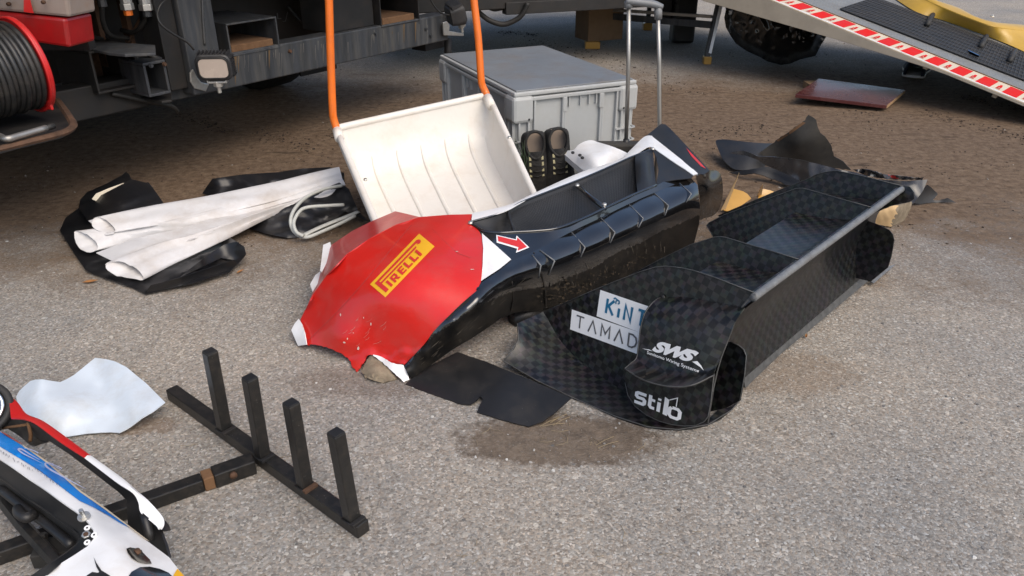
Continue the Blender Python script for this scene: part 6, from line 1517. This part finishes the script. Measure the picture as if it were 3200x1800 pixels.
sheet('inner_box', [(-30, 1320), (36, 1308), (84, 1314), (120, 1335), (155, 1362), (150, 1380), (112, 1394), (95, 1392), (60, 1362), (0, 1325)], [(-30, 1320, .15), (84, 1314, .185), (155, 1362, .15), (112, 1394, .11), (0, 1330, .12), (70, 1340, .12)], MT['satin'], cp, step=10, zf=lambda x, y: .01 * nz(x, y, 20))
MB().tube([G(8, 1338, .15), G(90, 1326, .18)], .004, 6).build('wire_clip', MT['rustlight'], cp)
MB().tube(cromV([G(88, 1318, .19), G(92, 1340, .17), G(96, 1360, .15), G(94, 1378, .13)], 4), .005, 6).build('wire_clip', MT['rustlight'], cp)
lp_c = G(-62, 1276, .21); la = V(.35, -.55, .75).normalized()
MB().disc(lp_c - la * .03, la, .075, .03, 28).build('lamp_body', MT['satin'], cp, False, bevel=.006)
e1 = la.cross(UP).normalized(); e2 = e1.cross(la)
MB().tube([lp_c + (e1 * math.cos(6.2832 * k / 28) + e2 * math.sin(6.2832 * k / 28)) * .068 for k in range(28)], .010, 8, closed=True).build('lamp_ring', MT['rubber'], cp)
MB().tube([lp_c + la * .004 + (e1 * math.cos(6.2832 * k / 28) + e2 * math.sin(6.2832 * k / 28)) * .052 for k in range(28)], .006, 8, closed=True).build('chrome_ring', MT['chrome'], cp)
MB().disc(lp_c, la, .05, .003, 24).build('lamp_glass', MT['headglass'], cp)
# frame below the opening
MB().tube([G(-40, 1500, .10), G(70, 1640, .08), G(180, 1760, .06)], .016, 6).build('under_frame', MT['steelblk'], cp, False)
MB().tube([G(130, 1668, .08), G(140, 1735, .03)], .012, 6).build('under_frame', MT['steelblk'], cp, False)
MB().tube(cromV([G(0, 1528, .13), G(80, 1590, .13), G(160, 1650, .12), G(225, 1705, .12)], 4), .011, 8).build('inner_rail', MT['satin'], cp)
MB().tube(cromV([G(55, 1590, .14), G(62, 1608, .15), G(85, 1618, .15), G(105, 1608, .14)], 4), .012, 8).build('hook', MT['satin'], cp)
MB().box(G(185, 1720, .03), V(.05, .01, 0), V(-.005, .03, 0), UP * .02).build('inner_bracket', MT['khaki'], cp, False, bevel=.003)

# ================================================================== small litter
def leafo(x, y, s_, label, rot):
    p = G(x, y); q = []
    for k, (a, b_) in enumerate(((-1, 0), (-.4, .34), (.2, .36), (1, 0), (.3, -.38), (-.4, -.3))):
        ca, sa = math.cos(rot), math.sin(rot); q.append(p + V((a * ca - b_ * sa) * s_, (a * sa + b_ * ca) * s_, .006 + .012 * abs(b_) + (.006 if a > .5 else 0)))
    o = MB().add(q + [p + V(0, 0, .004)], [(i, (i + 1) % 6, 6) for i in range(6)]).build('dead_leaf', MT['leaf'], None, False, solid=.0008)
    tag(o, label, 'leaf')
leafo(283, 885, .032, 'dry orange leaf on the asphalt below the black plastic sheeting', .2)
leafo(752, 853, .018, 'small dry brown leaf right of the folded black sheeting', .9)
leafo(888, 737, .026, 'curled brown leaf at the edge of the bag with the cord', 2.2)
leafo(2518, 1056, .012, 'tiny reddish leaf crumb beside the floor strip of the wing', 1.2)
mb = MB()
for i in range(90):
    if i < 14: p = G(random.gauss(1750, 110), random.gauss(1370, 45))
    elif i < 30: p = G(random.uniform(1700, 2500), random.uniform(1250, 1400))
    else: p = G(random.uniform(0, 3200), random.uniform(500, 1790))
    a = random.uniform(0, 3.14); l = random.uniform(.006, .028); d = V(math.cos(a), math.sin(a), 0) * l
    mb.tube([p - d + V(0, 0, .002), p + V(d.y * .3, -d.x * .3, .004), p + d + V(0, 0, .002)], .0007, 3, False)
o = mb.build('straw_litter', MT['straw'], None, False); tag(o, 'dry straw and fibre bits scattered over the asphalt', None, None, 'stuff')
mb = MB()
for (x, y) in ((1715, 1322), (1745, 1310), (1730, 1330), (1755, 1318), (1890, 1380), (1900, 1392)):
    a = random.uniform(.2, .8); d = V(math.cos(a), math.sin(a), 0) * .035; p = G(x, y)
    mb.tube([p - d + V(0, 0, .003), p + V(0, 0, .006), p + d + V(0, 0, .003)], .0011, 4, False)
o = mb.build('straw_wisps', MT['straw'], None, False); tag(o, 'wisps of straw beside the torn splitter plate', None, None, 'stuff')
